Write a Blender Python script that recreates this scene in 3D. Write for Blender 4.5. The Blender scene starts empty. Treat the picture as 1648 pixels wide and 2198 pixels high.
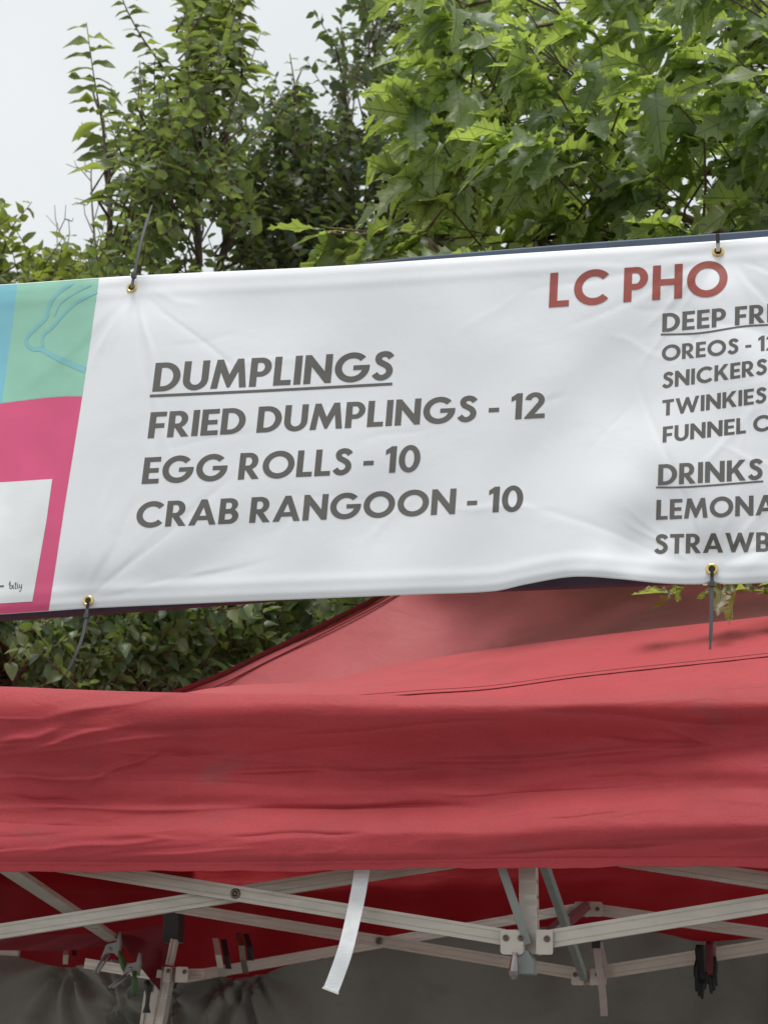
import bpy, bmesh, math, random
import numpy as np
from mathutils import Vector, Matrix
from mathutils.geometry import tessellate_polygon
R_ = math.radians
random.seed(7); rng = np.random.default_rng(11)
scn = bpy.context.scene
COL = scn.collection

# ------------------------------------------------------------------ camera
PITCH, ROLL, FPX, W, H = R_(18.0), R_(2.0), 3600.0, 1648.0, 2198.0
CAM = Vector((0, 0, 1.6))
_f = Vector((0, math.cos(PITCH), math.sin(PITCH))); _u0 = Vector((0, -math.sin(PITCH), math.cos(PITCH))); _r0 = Vector((1, 0, 0))
CU = math.cos(ROLL) * _u0 - math.sin(ROLL) * _r0
CR = math.cos(ROLL) * _r0 + math.sin(ROLL) * _u0
cd = bpy.data.cameras.new("camera"); cam = bpy.data.objects.new("camera", cd); COL.objects.link(cam)
cam.matrix_world = Matrix.Translation(CAM) @ Matrix((CR, CU, -_f)).transposed().to_4x4()
cd.sensor_fit = 'VERTICAL'; cd.sensor_height = 24.0; cd.lens = 24.0 * FPX / H
cd.clip_start = 0.05; cd.clip_end = 1000
scn.camera = cam
cd.dof.use_dof = True; cd.dof.focus_distance = 2.62; cd.dof.aperture_fstop = 9.0

# ------------------------------------------------------------------ world and sun (overcast)
world = bpy.data.worlds.new("World"); scn.world = world; world.use_nodes = True
SUN_EL, SUN_AZ = R_(74), R_(198)          # azimuth clockwise from +Y: behind the camera, a little to the left
nt = world.node_tree; nd = nt.nodes; lk = nt.links
bg = nd['Background']; bg.inputs[1].default_value = 0.1
sky = nd.new('ShaderNodeTexSky'); sky.sky_type = 'NISHITA'; sky.sun_disc = False
sky.sun_elevation = SUN_EL; sky.sun_rotation = SUN_AZ; sky.dust_density = 4.0; sky.air_density = 1.5
hs = nd.new('ShaderNodeHueSaturation'); hs.inputs['Saturation'].default_value = 0.12; hs.inputs['Value'].default_value = 0.9
tc = nd.new('ShaderNodeTexCoord'); nz = nd.new('ShaderNodeTexNoise'); nz.inputs['Scale'].default_value = 2.2; nz.inputs['Detail'].default_value = 5
cr = nd.new('ShaderNodeValToRGB')
cr.color_ramp.elements[0].position = .3; cr.color_ramp.elements[0].color = (7.3, 8.0, 8.25, 1)
cr.color_ramp.elements[1].position = .7; cr.color_ramp.elements[1].color = (9.2, 9.55, 9.7, 1)
mx = nd.new('ShaderNodeMix'); mx.data_type = 'RGBA'; mx.inputs[0].default_value = 0.88
lk.new(tc.outputs['Generated'], nz.inputs['Vector']); lk.new(nz.outputs['Fac'], cr.inputs[0])
lk.new(sky.outputs[0], hs.inputs['Color']); lk.new(hs.outputs[0], mx.inputs[6]); lk.new(cr.outputs[0], mx.inputs[7])
lk.new(mx.outputs[2], bg.inputs[0])
sl = bpy.data.lights.new("sun", 'SUN'); sl.energy = 2.4; sl.angle = R_(27); sl.color = (1.0, .97, .92)
so = bpy.data.objects.new("sun", sl); COL.objects.link(so)
sd = Vector((math.sin(SUN_AZ) * math.cos(SUN_EL), math.cos(SUN_AZ) * math.cos(SUN_EL), math.sin(SUN_EL)))
so.rotation_euler = (-sd).to_track_quat('-Z', 'Y').to_euler()
scn.view_settings.view_transform = 'Standard'; scn.view_settings.look = 'None'
scn.view_settings.exposure = 0.0; scn.view_settings.gamma = 1.0
scn.cycles.max_bounces = 10; scn.cycles.transparent_max_bounces = 6; scn.cycles.diffuse_bounces = 5

# ------------------------------------------------------------------ placing helpers
def ray(px, py):
    return CR * ((px - W / 2) / FPX) - CU * ((py - H / 2) / FPX) + _f
YAW = R_(14)
NT = Vector((math.sin(YAW), math.cos(YAW), 0)); NX = Vector((math.cos(YAW), -math.sin(YAW), 0))
def P(px, py, d, n=NT):
    r = ray(px, py); return CAM + r * (d / r.dot(n))
NY = Vector((0, 1, 0))
def PY(px, py, d): return P(px, py, d, NY)

# ------------------------------------------------------------------ object helpers
def link(name, me, mat=None, parent=None, smooth=False):
    o = bpy.data.objects.new(name, me); COL.objects.link(o)
    if mat: me.materials.append(mat)
    if parent: o.parent = parent; o.matrix_parent_inverse = Matrix.Translation(-parent.location)
    if smooth: me.polygons.foreach_set('use_smooth', [True] * len(me.polygons))
    return o
def pyd(name, v, f, mat=None, parent=None, smooth=False):
    me = bpy.data.meshes.new(name); me.from_pydata([tuple(x) for x in v], [], f); me.update()
    return link(name, me, mat, parent, smooth)
def tag(o, label, cat, group=None, kind=None):
    if label: o['label'] = label
    if cat: o['category'] = cat
    if group: o['group'] = group
    if kind: o['kind'] = kind
    return o
def thing(name, loc, label, cat, group=None):
    o = bpy.data.objects.new(name, None); COL.objects.link(o); o.location = loc; o.empty_display_size = .05
    return tag(o, label, cat, group)
class MB:
    def __init__(s): s.v = []; s.f = []
    def add(s, v, f):
        b = len(s.v); s.v += [Vector(x) for x in v]; s.f += [tuple(b + i for i in q) for q in f]
    def tube(s, pts, rad, seg=6, cap=True):
        pts = [Vector(p) for p in pts]; n = len(pts); b = len(s.v)
        if not isinstance(rad, (list, tuple)): rad = [rad] * n
        ref = None
        for i, p in enumerate(pts):
            t = (pts[min(i + 1, n - 1)] - pts[max(i - 1, 0)]).normalized()
            if ref is None: ref = t.orthogonal().normalized()
            a = (ref - t * ref.dot(t)).normalized(); ref = a; c = t.cross(a)
            for k in range(seg):
                an = 2 * math.pi * k / seg; s.v.append(p + (a * math.cos(an) + c * math.sin(an)) * rad[i])
        for i in range(n - 1):
            for k in range(seg):
                k2 = (k + 1) % seg
                s.f.append((b + i * seg + k, b + i * seg + k2, b + (i + 1) * seg + k2, b + (i + 1) * seg + k))
        if cap:
            s.f.append(tuple(b + k for k in reversed(range(seg)))); s.f.append(tuple(b + (n - 1) * seg + k for k in range(seg)))
    def prism(s, prof, p0, p1, ax, ay, taper=1.0):
        """2-D profile (list of (a,b)) swept from p0 to p1, axes ax, ay"""
        b = len(s.v); n = len(prof)
        for p, k in ((p0, 1.0), (p1, taper)):
            for (x, y) in prof: s.v.append(Vector(p) + ax * x * k + ay * y * k)
        for i in range(n):
            j = (i + 1) % n; s.f.append((b + i, b + j, b + n + j, b + n + i))
        s.f.append(tuple(b + i for i in reversed(range(n)))); s.f.append(tuple(b + n + i for i in range(n)))
    def strip(s, pts, width, wdir, thick, tdir):
        """flat strap following pts, width along wdir, thickness along tdir"""
        b = len(s.v); n = len(pts)
        for i, p in enumerate(pts):
            w = width[i] if isinstance(width, (list, tuple)) else width
            wd = wdir[i] if isinstance(wdir, (list, tuple)) else wdir
            for a, c in ((-1, -1), (1, -1), (1, 1), (-1, 1)): s.v.append(Vector(p) + wd * (a * w / 2) + tdir * (c * thick / 2))
        for i in range(n - 1):
            for k in range(4):
                k2 = (k + 1) % 4; s.f.append((b + 4 * i + k, b + 4 * i + k2, b + 4 * i + 4 + k2, b + 4 * i + 4 + k))
        s.f.append((b + 3, b + 2, b + 1, b)); e = b + 4 * (n - 1); s.f.append((e, e + 1, e + 2, e + 3))
    def torus(s, c, n, R, r, seg=20, rs=8):
        n = Vector(n).normalized(); a = n.orthogonal().normalized(); b_ = n.cross(a); b = len(s.v)
        for i in range(seg):
            t = 2 * math.pi * i / seg; d = a * math.cos(t) + b_ * math.sin(t)
            for k in range(rs):
                q = 2 * math.pi * k / rs; s.v.append(Vector(c) + d * (R + r * math.cos(q)) + n * r * math.sin(q))
        for i in range(seg):
            for k in range(rs):
                i2 = (i + 1) % seg; k2 = (k + 1) % rs; s.f.append((b + i * rs + k, b + i2 * rs + k, b + i2 * rs + k2, b + i * rs + k2))
    def build(s, name, mat, parent=None, smooth=False, bevel=0):
        me = bpy.data.meshes.new(name); me.from_pydata([tuple(x) for x in s.v], [], s.f); me.update()
        bm = bmesh.new(); bm.from_mesh(me); bmesh.ops.recalc_face_normals(bm, faces=bm.faces)
        if bevel: bmesh.ops.bevel(bm, geom=[e for e in bm.edges if e.calc_face_angle(0) > .5], offset=bevel, segments=2, affect='EDGES', profile=.6)
        bm.to_mesh(me); bm.free()
        return link(name, me, mat, parent, smooth)

# ------------------------------------------------------------------ materials
def newmat(name):
    m = bpy.data.materials.new(name); m.use_nodes = True; t = m.node_tree
    return m, t, t.nodes, t.links, t.nodes['Principled BSDF']
def noise(t, scale, detail=4, vec=None, dist=0.0, stretch=None):
    n = t.nodes.new('ShaderNodeTexNoise'); n.inputs['Scale'].default_value = scale; n.inputs['Detail'].default_value = detail
    n.inputs['Distortion'].default_value = dist
    c = t.nodes.new('ShaderNodeTexCoord')
    if stretch:
        mp = t.nodes.new('ShaderNodeMapping'); mp.inputs['Scale'].default_value = stretch
        t.links.new(c.outputs['Object'], mp.inputs['Vector']); t.links.new(mp.outputs[0], n.inputs['Vector'])
    else: t.links.new(c.outputs['Object'], n.inputs['Vector'])
    return n
def ramp(t, src, stops):
    r = t.nodes.new('ShaderNodeValToRGB'); e = r.color_ramp.elements
    while len(e) < len(stops): e.new(.5)
    for k, (p, c) in enumerate(stops): e[k].position = p; e[k].color = (*c, 1) if len(c) == 3 else c
    t.links.new(src, r.inputs[0]); return r
def bump(t, src, bsdf, strength, dist):
    b = t.nodes.new('ShaderNodeBump'); b.inputs['Strength'].default_value = strength; b.inputs['Distance'].default_value = dist
    t.links.new(src, b.inputs['Height']); t.links.new(b.outputs[0], bsdf.inputs['Normal']); return b
def plain(name, col, rough=.5, metal=0, var=.12, scale=30, spec=.5, bmp=0):
    m, t, n, l, b = newmat(name)
    nz = noise(t, scale); r = ramp(t, nz.outputs['Fac'], [(.3, tuple(c * (1 - var) for c in col)), (.7, tuple(min(1, c * (1 + var)) for c in col))])
    l.new(r.outputs[0], b.inputs['Base Color']); b.inputs['Roughness'].default_value = rough; b.inputs['Metallic'].default_value = metal
    b.inputs['Specular IOR Level'].default_value = spec
    if bmp: bump(t, nz.outputs['Fac'], b, bmp, .002)
    return m
def fabric(name, c0, c1, trans, transcol, rough=.6, spec=.3, dust=None):
    m, t, n, l, b = newmat(name)
    nz = noise(t, 3.5, 6, dist=.4); r = ramp(t, nz.outputs['Fac'], [(.3, c0), (.7, c1)]); col = r.outputs[0]
    if dust:
        n2 = noise(t, 9, 8, stretch=(1, 1, 2.0)); r2 = ramp(t, n2.outputs['Fac'], [(.62, (0, 0, 0)), (.8, (.5, .5, .5))])
        mm = n.new('ShaderNodeMix'); mm.data_type = 'RGBA'; l.new(r2.outputs[0], mm.inputs[0]); l.new(col, mm.inputs[6]); mm.inputs[7].default_value = (*dust, 1); col = mm.outputs[2]
    n6 = noise(t, 260, 3, stretch=(1, 1, 1.6)); r6 = ramp(t, n6.outputs['Fac'], [(.3, (.86, .86, .86)), (.7, (1, 1, 1))]); m6 = n.new('ShaderNodeMix'); m6.data_type = 'RGBA'; m6.blend_type = 'MULTIPLY'; m6.inputs[0].default_value = 1; l.new(col, m6.inputs[6]); l.new(r6.outputs[0], m6.inputs[7]); col = m6.outputs[2]
    n5 = noise(t, 5, 7, dist=.6, stretch=(1, 1, 2.2)); r5 = ramp(t, n5.outputs['Fac'], [(.30, (.72, .70, .70)), (.46, (1, 1, 1))])
    m5 = n.new('ShaderNodeMix'); m5.data_type = 'RGBA'; m5.blend_type = 'MULTIPLY'; m5.inputs[0].default_value = .5; l.new(col, m5.inputs[6]); l.new(r5.outputs[0], m5.inputs[7]); col = m5.outputs[2]
    l.new(col, b.inputs['Base Color']); b.inputs['Roughness'].default_value = rough; b.inputs['Specular IOR Level'].default_value = spec
    b.inputs['Sheen Weight'].default_value = .15
    n3 = noise(t, 14, 9, dist=.5, stretch=(1, 1, 2.6)); n4 = noise(t, 700, 1)
    ad = n.new('ShaderNodeMath'); ad.operation = 'MULTIPLY_ADD'; l.new(n4.outputs['Fac'], ad.inputs[0]); ad.inputs[1].default_value = .05; l.new(n3.outputs['Fac'], ad.inputs[2])
    bp = bump(t, ad.outputs[0], b, .35, .008)
    tr = n.new('ShaderNodeBsdfTranslucent'); tr.inputs[0].default_value = (*transcol, 1)
    ms = n.new('ShaderNodeMixShader'); ms.inputs[0].default_value = trans
    l.new(b.outputs[0], ms.inputs[1]); l.new(tr.outputs[0], ms.inputs[2]); l.new(ms.outputs[0], n['Material Output'].inputs[0])
    return m
def leafmat(name, dark, mid, light, trans, transcol, rough=.45, veins=False, spec=.5):
    m, t, n, l, b = newmat(name)
    g = n.new('ShaderNodeNewGeometry'); r = ramp(t, g.outputs['Random Per Island'], [(0, dark), (.5, mid), (.93, light)])
    col = r.outputs[0]
    r3 = ramp(t, g.outputs['Random Per Island'], [(0, tuple(c * .7 for c in transcol)), (.9, transcol)]); tcol = r3.outputs[0]
    if veins:
        uv = n.new('ShaderNodeUVMap'); sx = n.new('ShaderNodeSeparateXYZ'); l.new(uv.outputs[0], sx.inputs[0])
        def M(op, a, b_=None):
            q = n.new('ShaderNodeMath'); q.operation = op
            for i, x in enumerate((a, b_)):
                if x is None: continue
                if isinstance(x, (int, float)): q.inputs[i].default_value = x
                else: l.new(x, q.inputs[i])
            return q.outputs[0]
        au = M('ABSOLUTE', sx.outputs[0]); mid_ = M('LESS_THAN', au, .014)
        fr = M('FRACT', M('MULTIPLY', M('SUBTRACT', sx.outputs[1], M('MULTIPLY', au, .75)), 4.2)); lat = M('LESS_THAN', M('ABSOLUTE', M('SUBTRACT', fr, .5)), .035)
        v = M('MAXIMUM', mid_, lat)
        mm = n.new('ShaderNodeMix'); mm.data_type = 'RGBA'; l.new(M('MULTIPLY', v, .75), mm.inputs[0]); l.new(tcol, mm.inputs[6]); mm.inputs[7].default_value = (.05, .10, .01, 1); tcol = mm.outputs[2]
        m2 = n.new('ShaderNodeMix'); m2.data_type = 'RGBA'; l.new(M('MULTIPLY', v, .4), m2.inputs[0]); l.new(col, m2.inputs[6]); m2.inputs[7].default_value = (.16, .20, .08, 1); col = m2.outputs[2]
    l.new(col, b.inputs['Base Color']); b.inputs['Roughness'].default_value = rough; b.inputs['Specular IOR Level'].default_value = spec
    nz = noise(t, 60, 3); bump(t, nz.outputs['Fac'], b, .3, .006)
    tr = n.new('ShaderNodeBsdfTranslucent'); l.new(tcol, tr.inputs[0])
    ms = n.new('ShaderNodeMixShader'); ms.inputs[0].default_value = trans
    l.new(b.outputs[0], ms.inputs[1]); l.new(tr.outputs[0], ms.inputs[2]); l.new(ms.outputs[0], n['Material Output'].inputs[0])
    return m
M_RED = fabric('red_canvas', (.51, .055, .068), (.59, .068, .083), .08, (.55, .02, .03), dust=(.33, .12, .12))
M_REDROOF = fabric('faded_red_canvas', (.46, .09, .105), (.53, .105, .12), .08, (.55, .02, .03), rough=.5, spec=.35, dust=(.36, .13, .14))
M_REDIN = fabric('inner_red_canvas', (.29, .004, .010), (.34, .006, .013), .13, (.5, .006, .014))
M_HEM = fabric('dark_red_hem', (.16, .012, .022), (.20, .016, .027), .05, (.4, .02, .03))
M_WALL = fabric('grey_wall_cloth', (.155, .153, .135), (.215, .21, .185), .08, (.24, .23, .20), rough=.7)
M_ALU = plain('brushed_aluminium', (.54, .495, .435), .42, .3, .07, 18)
_t = M_ALU.node_tree; _n = noise(_t, 8, 8, stretch=(1, 1, 14)); _r = ramp(_t, _n.outputs['Fac'], [(.35, (.25,) * 3), (.7, (.6,) * 3)]); _t.links.new(_r.outputs[0], _t.nodes['Principled BSDF'].inputs['Roughness'])
M_STEEL = plain('grey_painted_steel', (.25, .265, .255), .45, .2, .1, 25)
M_PLATE = plain('bracket_metal', (.54, .49, .43), .38, .4, .06, 40)
M_CHROME = plain('chrome', (.30, .25, .25), .25, 1, .15)
M_DARK = plain('dark_plastic', (.02, .02, .022), .45)
M_BOLT = plain('bolt_metal', (.20, .16, .13), .35, .8, .2, 200)
M_WEB = plain('white_webbing', (.80, .82, .84), .7, 0, .08, 40)
_t = M_WEB.node_tree; _w = _t.nodes.new('ShaderNodeTexWave'); _w.bands_direction = 'Z'; _w.inputs['Scale'].default_value = 150; _w.inputs['Distortion'].default_value = .4
_c = _t.nodes.new('ShaderNodeTexCoord'); _t.links.new(_c.outputs['Object'], _w.inputs['Vector']); bump(_t, _w.outputs['Fac'], _t.nodes['Principled BSDF'], .2, .002)
M_WEB2 = plain('faded_webbing', (.42, .34, .32), .7, 0, .08, 60)
M_WEBEND = plain('dirty_webbing', (.68, .66, .62), .8, 0, .1, 120)
M_VINYL, t, n, l, b = newmat('white_vinyl')
b.inputs['Base Color'].default_value = (.83, .845, .885, 1); b.inputs['Roughness'].default_value = .42; b.inputs['Specular IOR Level'].default_value = .4
_n = noise(t, 9, 5, dist=.3); _n2 = noise(t, 900, 1, stretch=(.1, .1, 1))
_a = n.new('ShaderNodeMath'); _a.operation = 'MULTIPLY_ADD'; l.new(_n2.outputs['Fac'], _a.inputs[0]); _a.inputs[1].default_value = .02; l.new(_n.outputs['Fac'], _a.inputs[2])
bump(t, _a.outputs[0], b, .10, .02)
def ink(name, col, rough=.34, spec=.6):
    m, t, n, l, b = newmat(name); b.inputs['Roughness'].default_value = rough; b.inputs['Specular IOR Level'].default_value = spec
    nz = noise(t, 5, 3); r = ramp(t, nz.outputs['Fac'], [(.35, tuple(c * .85 for c in col)), (.65, tuple(min(1, c * 1.12) for c in col))]); l.new(r.outputs[0], b.inputs['Base Color'])
    n2 = noise(t, 9, 5, dist=.3); bump(t, n2.outputs['Fac'], b, .10, .02)
    return m
M_INK = ink('black_ink', (.092, .081, .071), .24, 1.0)
M_INKR = ink('red_ink', (.36, .075, .058), .30, .6)
M_GREEN = ink('green_ink', (.29, .58, .45)); M_BLUE = ink('blue_ink', (.20, .52, .62)); M_LINE = ink('line_ink', (.22, .52, .54)); M_PINK = ink('pink_ink', (.70, .085, .215))
M_WHITEINK = ink('white_ink', (.78, .80, .82))
M_BRASS = plain('brass', (.78, .58, .25), .25, 1, .08)
M_TIE = plain('black_nylon', (.035, .035, .04), .3, 0, .1, 40, .7)
M_TIEG = plain('grey_nylon', (.07, .07, .078), .25, 0, .1, 40, .8)
M_RAILB = plain('slate_blue_paint', (.055, .08, .13), .5, .1, .25, 14)
M_RAILP = plain('plum_paint', (.055, .035, .06), .55, .1, .2, 20)
M_BARK = plain('bark', (.12, .10, .08), .9, 0, .35, 30, .2, .5)
M_TWIG = plain('twig_bark', (.14, .10, .07), .8, 0, .3, 60, .2)
M_OAKL = leafmat('oak_leaf', (.10, .155, .08), (.16, .225, .12), (.25, .30, .14), .52, (.58, .74, .13), .33, True)
M_ELML = leafmat('small_leaf', (.064, .094, .054), (.11, .155, .078), (.18, .22, .095), .43, (.40, .52, .11), .38)
M_ELMD = leafmat('dark_small_leaf', (.036, .056, .034), (.066, .096, .052), (.12, .15, .075), .36, (.24, .33, .08), .36)
M_LIGHTL = leafmat('young_leaf', (.10, .14, .045), (.14, .185, .06), (.18, .22, .075), .48, (.46, .56, .09), .45)
M_SHRUBL = leafmat('shrub_leaf', (.06, .098, .055), (.12, .17, .085), (.24, .28, .15), .38, (.34, .46, .09), .34)
M_GREENH = plain('green_plastic', (.05, .11, .02), .45)
M_GLR = plain('glove_red', (.10, .006, .010), .5); M_GLB = plain('glove_black', (.008, .008, .009), .65)

# ------------------------------------------------------------------ ground
m, t, n, l, b = newmat('ground_paving')
a = noise(t, .6, 8); r = ramp(t, a.outputs['Fac'], [(.3, (.20, .195, .18)), (.7, (.28, .27, .25))]); l.new(r.outputs[0], b.inputs['Base Color']); b.inputs['Roughness'].default_value = .95
g2 = noise(t, 80, 4); bump(t, g2.outputs['Fac'], b, .6, .01)
N = 40; gv = []; gf = []
for i in range(N + 1):
    for j in range(N + 1): gv.append(((i / N - .5) * 600, (j / N - .5) * 600, 0))
for i in range(N):
    for j in range(N): q = i * (N + 1) + j; gf.append((q, q + N + 1, q + N + 2, q + 1))
g = pyd('ground', gv, gf, m); g['kind'] = 'structure'

# ------------------------------------------------------------------ smooth helpers
def interp(pts, x):
    xs = [p[0] for p in pts]; ys = [p[1] for p in pts]
    if x <= xs[0]: return ys[0] + (ys[1] - ys[0]) / (xs[1] - xs[0]) * (x - xs[0])
    if x >= xs[-1]: return ys[-1] + (ys[-1] - ys[-2]) / (xs[-1] - xs[-2]) * (x - xs[-1])
    for i in range(len(xs) - 1):
        if x <= xs[i + 1]:
            h = xs[i + 1] - xs[i]; u = (x - xs[i]) / h
            m0 = (ys[i + 1] - ys[max(i - 1, 0)]) / (xs[i + 1] - xs[max(i - 1, 0)]); m1 = (ys[min(i + 2, len(xs) - 1)] - ys[i]) / (xs[min(i + 2, len(xs) - 1)] - xs[i])
            return (2*u**3-3*u*u+1)*ys[i] + (u**3-2*u*u+u)*h*m0 + (-2*u**3+3*u*u)*ys[i+1] + (u**3-u*u)*h*m1
_act = {}
def active(lst, x):
    k = (id(lst), int(x // 20))
    if k not in _act:
        x0, x1 = k[1] * 20, k[1] * 20 + 20; _act[k] = [q for q in lst if min(q[0], q[2]) - (4.4 * q[4] + .3 * abs(q[2] - q[0]) + 2) <= x1 and max(q[0], q[2]) + (4.4 * q[4] + .3 * abs(q[2] - q[0]) + 2) >= x0]
    return _act[k]
def ridge(x, y, R):
    """elongated fold: (x0,y0,x1,y1,width,amp[,power]) soft ends"""
    x0, y0, x1, y1, w, a = R[:6]
    dx, dy = x1 - x0, y1 - y0; L = math.hypot(dx, dy); dx /= L; dy /= L
    s = ((x - x0) * dx + (y - y0) * dy) / L; q = (-(x - x0) * dy + (y - y0) * dx + .3 * w * math.sin(s * 7 + x0)) / (w * 1.25)
    if s < -.25 or s > 1.25 or abs(q) > 3.2: return 0.0
    e = 1.0
    if s < .25: e = max(0, (s + .25) / .5)
    elif s > .75: e = max(0, (1.25 - s) / .5)
    e = e * e * (3 - 2 * e)
    if len(R) > 6:                       # crease: sharp on one side
        return a * e * (math.exp(-abs(q) * 1.6) if q > 0 else math.exp(-q * q * 3))
    return a * e * math.exp(-q * q)

# ------------------------------------------------------------------ BANNER
DB = 2.32
TOP = [(-500, 640), (0, 611), (283, 592), (700, 572), (1100, 545), (1540, 517), (1648, 508), (2300, 465)]
BOT = [(-500, 1352), (0, 1319), (105, 1312), (190, 1306), (500, 1292), (900, 1276), (1060, 1269), (1130, 1254), (1230, 1238), (1330, 1243), (1420, 1252), (1500, 1254), (1527, 1249), (1555, 1254), (1648, 1251), (2300, 1240)]
BR = [(190, 1290, 760, 930, 70, .010), (190, 1290, 640, 1120, 45, -.006), (120, 1250, 420, 900, 55, .005), (1540, 545, 900, 1000, 95, .012), (1540, 545, 1120, 1000, 50, -.006),
      (1527, 1222, 1240, 1130, 60, -.012), (1230, 1260, 1480, 930, 70, .020), (1370, 1240, 1420, 1010, 42, -.012), (1540, 545, 1700, 760, 40, -.010), (1540, 545, 1640, 900, 55, .007),
      (700, 1240, 1150, 1090, 70, .006), (283, 615, 520, 900, 70, .006), (283, 615, 760, 700, 50, -.004), (620, 1130, 900, 930, 60, .006), (1527, 1222, 1640, 1080, 45, -.007), (0, 1000, 120, 800, 60, .004),
      (1500, 700, 1640, 690, 40, -.006), (1200, 700, 1380, 900, 60, -.006), (880, 640, 1120, 760, 60, .004), (1230, 1245, 1380, 1250, 40, .010), (1527, 1222, 1410, 1195, 14, .003), (1527, 1222, 1640, 1195, 14, .003)]
br_ = random.Random(3)
for gx, gy, a0, a1 in ((190, 1290, -85, -10), (283, 618, 10, 85), (1540, 540, 95, 175), (1527, 1222, 190, 260), (1540, 540, 20, 85), (1527, 1222, -80, -10), (283, 618, 95, 150)):
    for k in range(7):
        an = R_(br_.uniform(a0, a1)); L0, L1 = br_.uniform(25, 70), br_.uniform(130, 420)
        BR.append((gx + L0 * math.cos(an), gy + L0 * math.sin(an), gx + L1 * math.cos(an + .06), gy + L1 * math.sin(an + .06), br_.uniform(6, 15), br_.choice((-1, 1)) * br_.uniform(.0004, .0011), 1))
for k in range(26):
    x, y, an, L = br_.uniform(220, 1640), br_.uniform(640, 1220), R_(br_.uniform(-55, 25)), br_.uniform(50, 200)
    BR.append((x, y, x + L * math.cos(an), y + L * math.sin(an), br_.uniform(6, 16), br_.choice((-1, 1)) * br_.uniform(.0003, .0008), 1))
def bdisp(x, y):
    d = .0045 * math.sin(x * .0043 + y * .006 + .8) + .003 * math.sin(x * .009 - y * .0045 + 2.1) + .0010 * math.sin(x * .021 + y * .017)
    for R in active(BR, x): d += (.5 if len(R) == 6 else 1.0) * ridge(x, y, R)
    for gx, gy in ((283, 618), (190, 1290), (1540, 540), (1527, 1222)):
        d -= .010 * math.exp(-((x - gx) ** 2 + (y - gy) ** 2) / 60 ** 2)
    yb = interp(BOT, x); yt = interp(TOP, x)
    d -= .004 * math.exp(-((yb - y) / 10) ** 2) + .003 * math.exp(-((y - yt) / 8) ** 2)
    d += .0011 * math.exp(-((yb - 40 - y) / 11) ** 2) + .0010 * math.exp(-((y - yt - 38) / 11) ** 2)     # hem line
    return d
DG = []
def PB(x, y, lift=0.0):
    if not DG: return P(x, y, DB - bdisp(x, y) - lift)
    u = min(NBX - 1e-6, max(0, (x + 420) / 2500 * NBX)); yt, yb = interp(TOP, x), interp(BOT, x); w = min(NBY - 1e-6, max(0, (y - yt) / (yb - yt) * NBY))
    i, j = int(u), int(w); a, b_ = u - i, w - j
    return P(x, y, DB - ((DG[i][j] * (1 - a) + DG[i + 1][j] * a) * (1 - b_) + (DG[i][j + 1] * (1 - a) + DG[i + 1][j + 1] * a) * b_) - lift)
banner = thing('menu_banner', P(820, 1290, DB), 'long white vinyl menu banner zip-tied above the red tent, prices in dark capitals', 'banner')
NBX, NBY = 560, 170; NS, NTT = NBX, NBY; v = []; f = []; DGt = []
for i in range(NS + 1):
    DGt.append([])
    x = -420 + 2500 * i / NS
    for j in range(NTT + 1):
        tt = j / NTT; yt, yb = interp(TOP, x), interp(BOT, x)
        yy = yt + (yb - yt) * tt; DGt[-1].append(bdisp(x, yy)); v.append(P(x, yy, DB - DGt[-1][-1]))
        # skew: the sheet leans a little, so columns follow the printed edge
for i in range(NS):
    for j in range(NTT): q = i * (NTT + 1) + j; f.append((q, q + 1, q + NTT + 2, q + NTT + 1))
DG = DGt
sheet = pyd('sheet', v, f, M_VINYL, banner, True)
sm = sheet.modifiers.new('thick', 'SOLIDIFY'); sm.thickness = .0008; sm.offset = -1

def conform(name, polys, mat, parent, lift, cell=22):
    """flat print: polygons (outer, holes) in banner pixels laid on the rippled sheet"""
    bm = bmesh.new()
    for outer, holes in polys:
        loops = [outer] + list(holes)
        vecs = [[Vector((p[0], p[1], 0)) for p in lp] for lp in loops]
        tris = tessellate_polygon(vecs); flat = [p for lp in vecs for p in lp]
        vs = [bm.verts.new(p) for p in flat]
        for tr in tris:
            try: bm.faces.new([vs[k] for k in tr])
            except ValueError: pass
    xs = [q.co.x for q in bm.verts]; ys = [q.co.y for q in bm.verts]
    for ax, lo, hi in ((0, min(xs), max(xs)), (1, min(ys), max(ys))):
        c = math.floor(lo / cell) * cell + cell * .5
        while c < hi:
            no = (1, 0, 0) if ax == 0 else (0, 1, 0); co = (c, 0, 0) if ax == 0 else (0, c, 0)
            bmesh.ops.bisect_plane(bm, geom=bm.verts[:] + bm.edges[:] + bm.faces[:], plane_co=co, plane_no=no, dist=1e-4); c += cell
    for q in bm.verts: q.co = PB(q.co.x, q.co.y, lift)
    for fc in bm.faces:
        fc.normal_update()
        if fc.normal.dot(NT) > 0: fc.normal_flip()
        fc.smooth = True
    me = bpy.data.meshes.new(name); bm.to_mesh(me); bm.free()
    return link(name, me, mat, parent)

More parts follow.
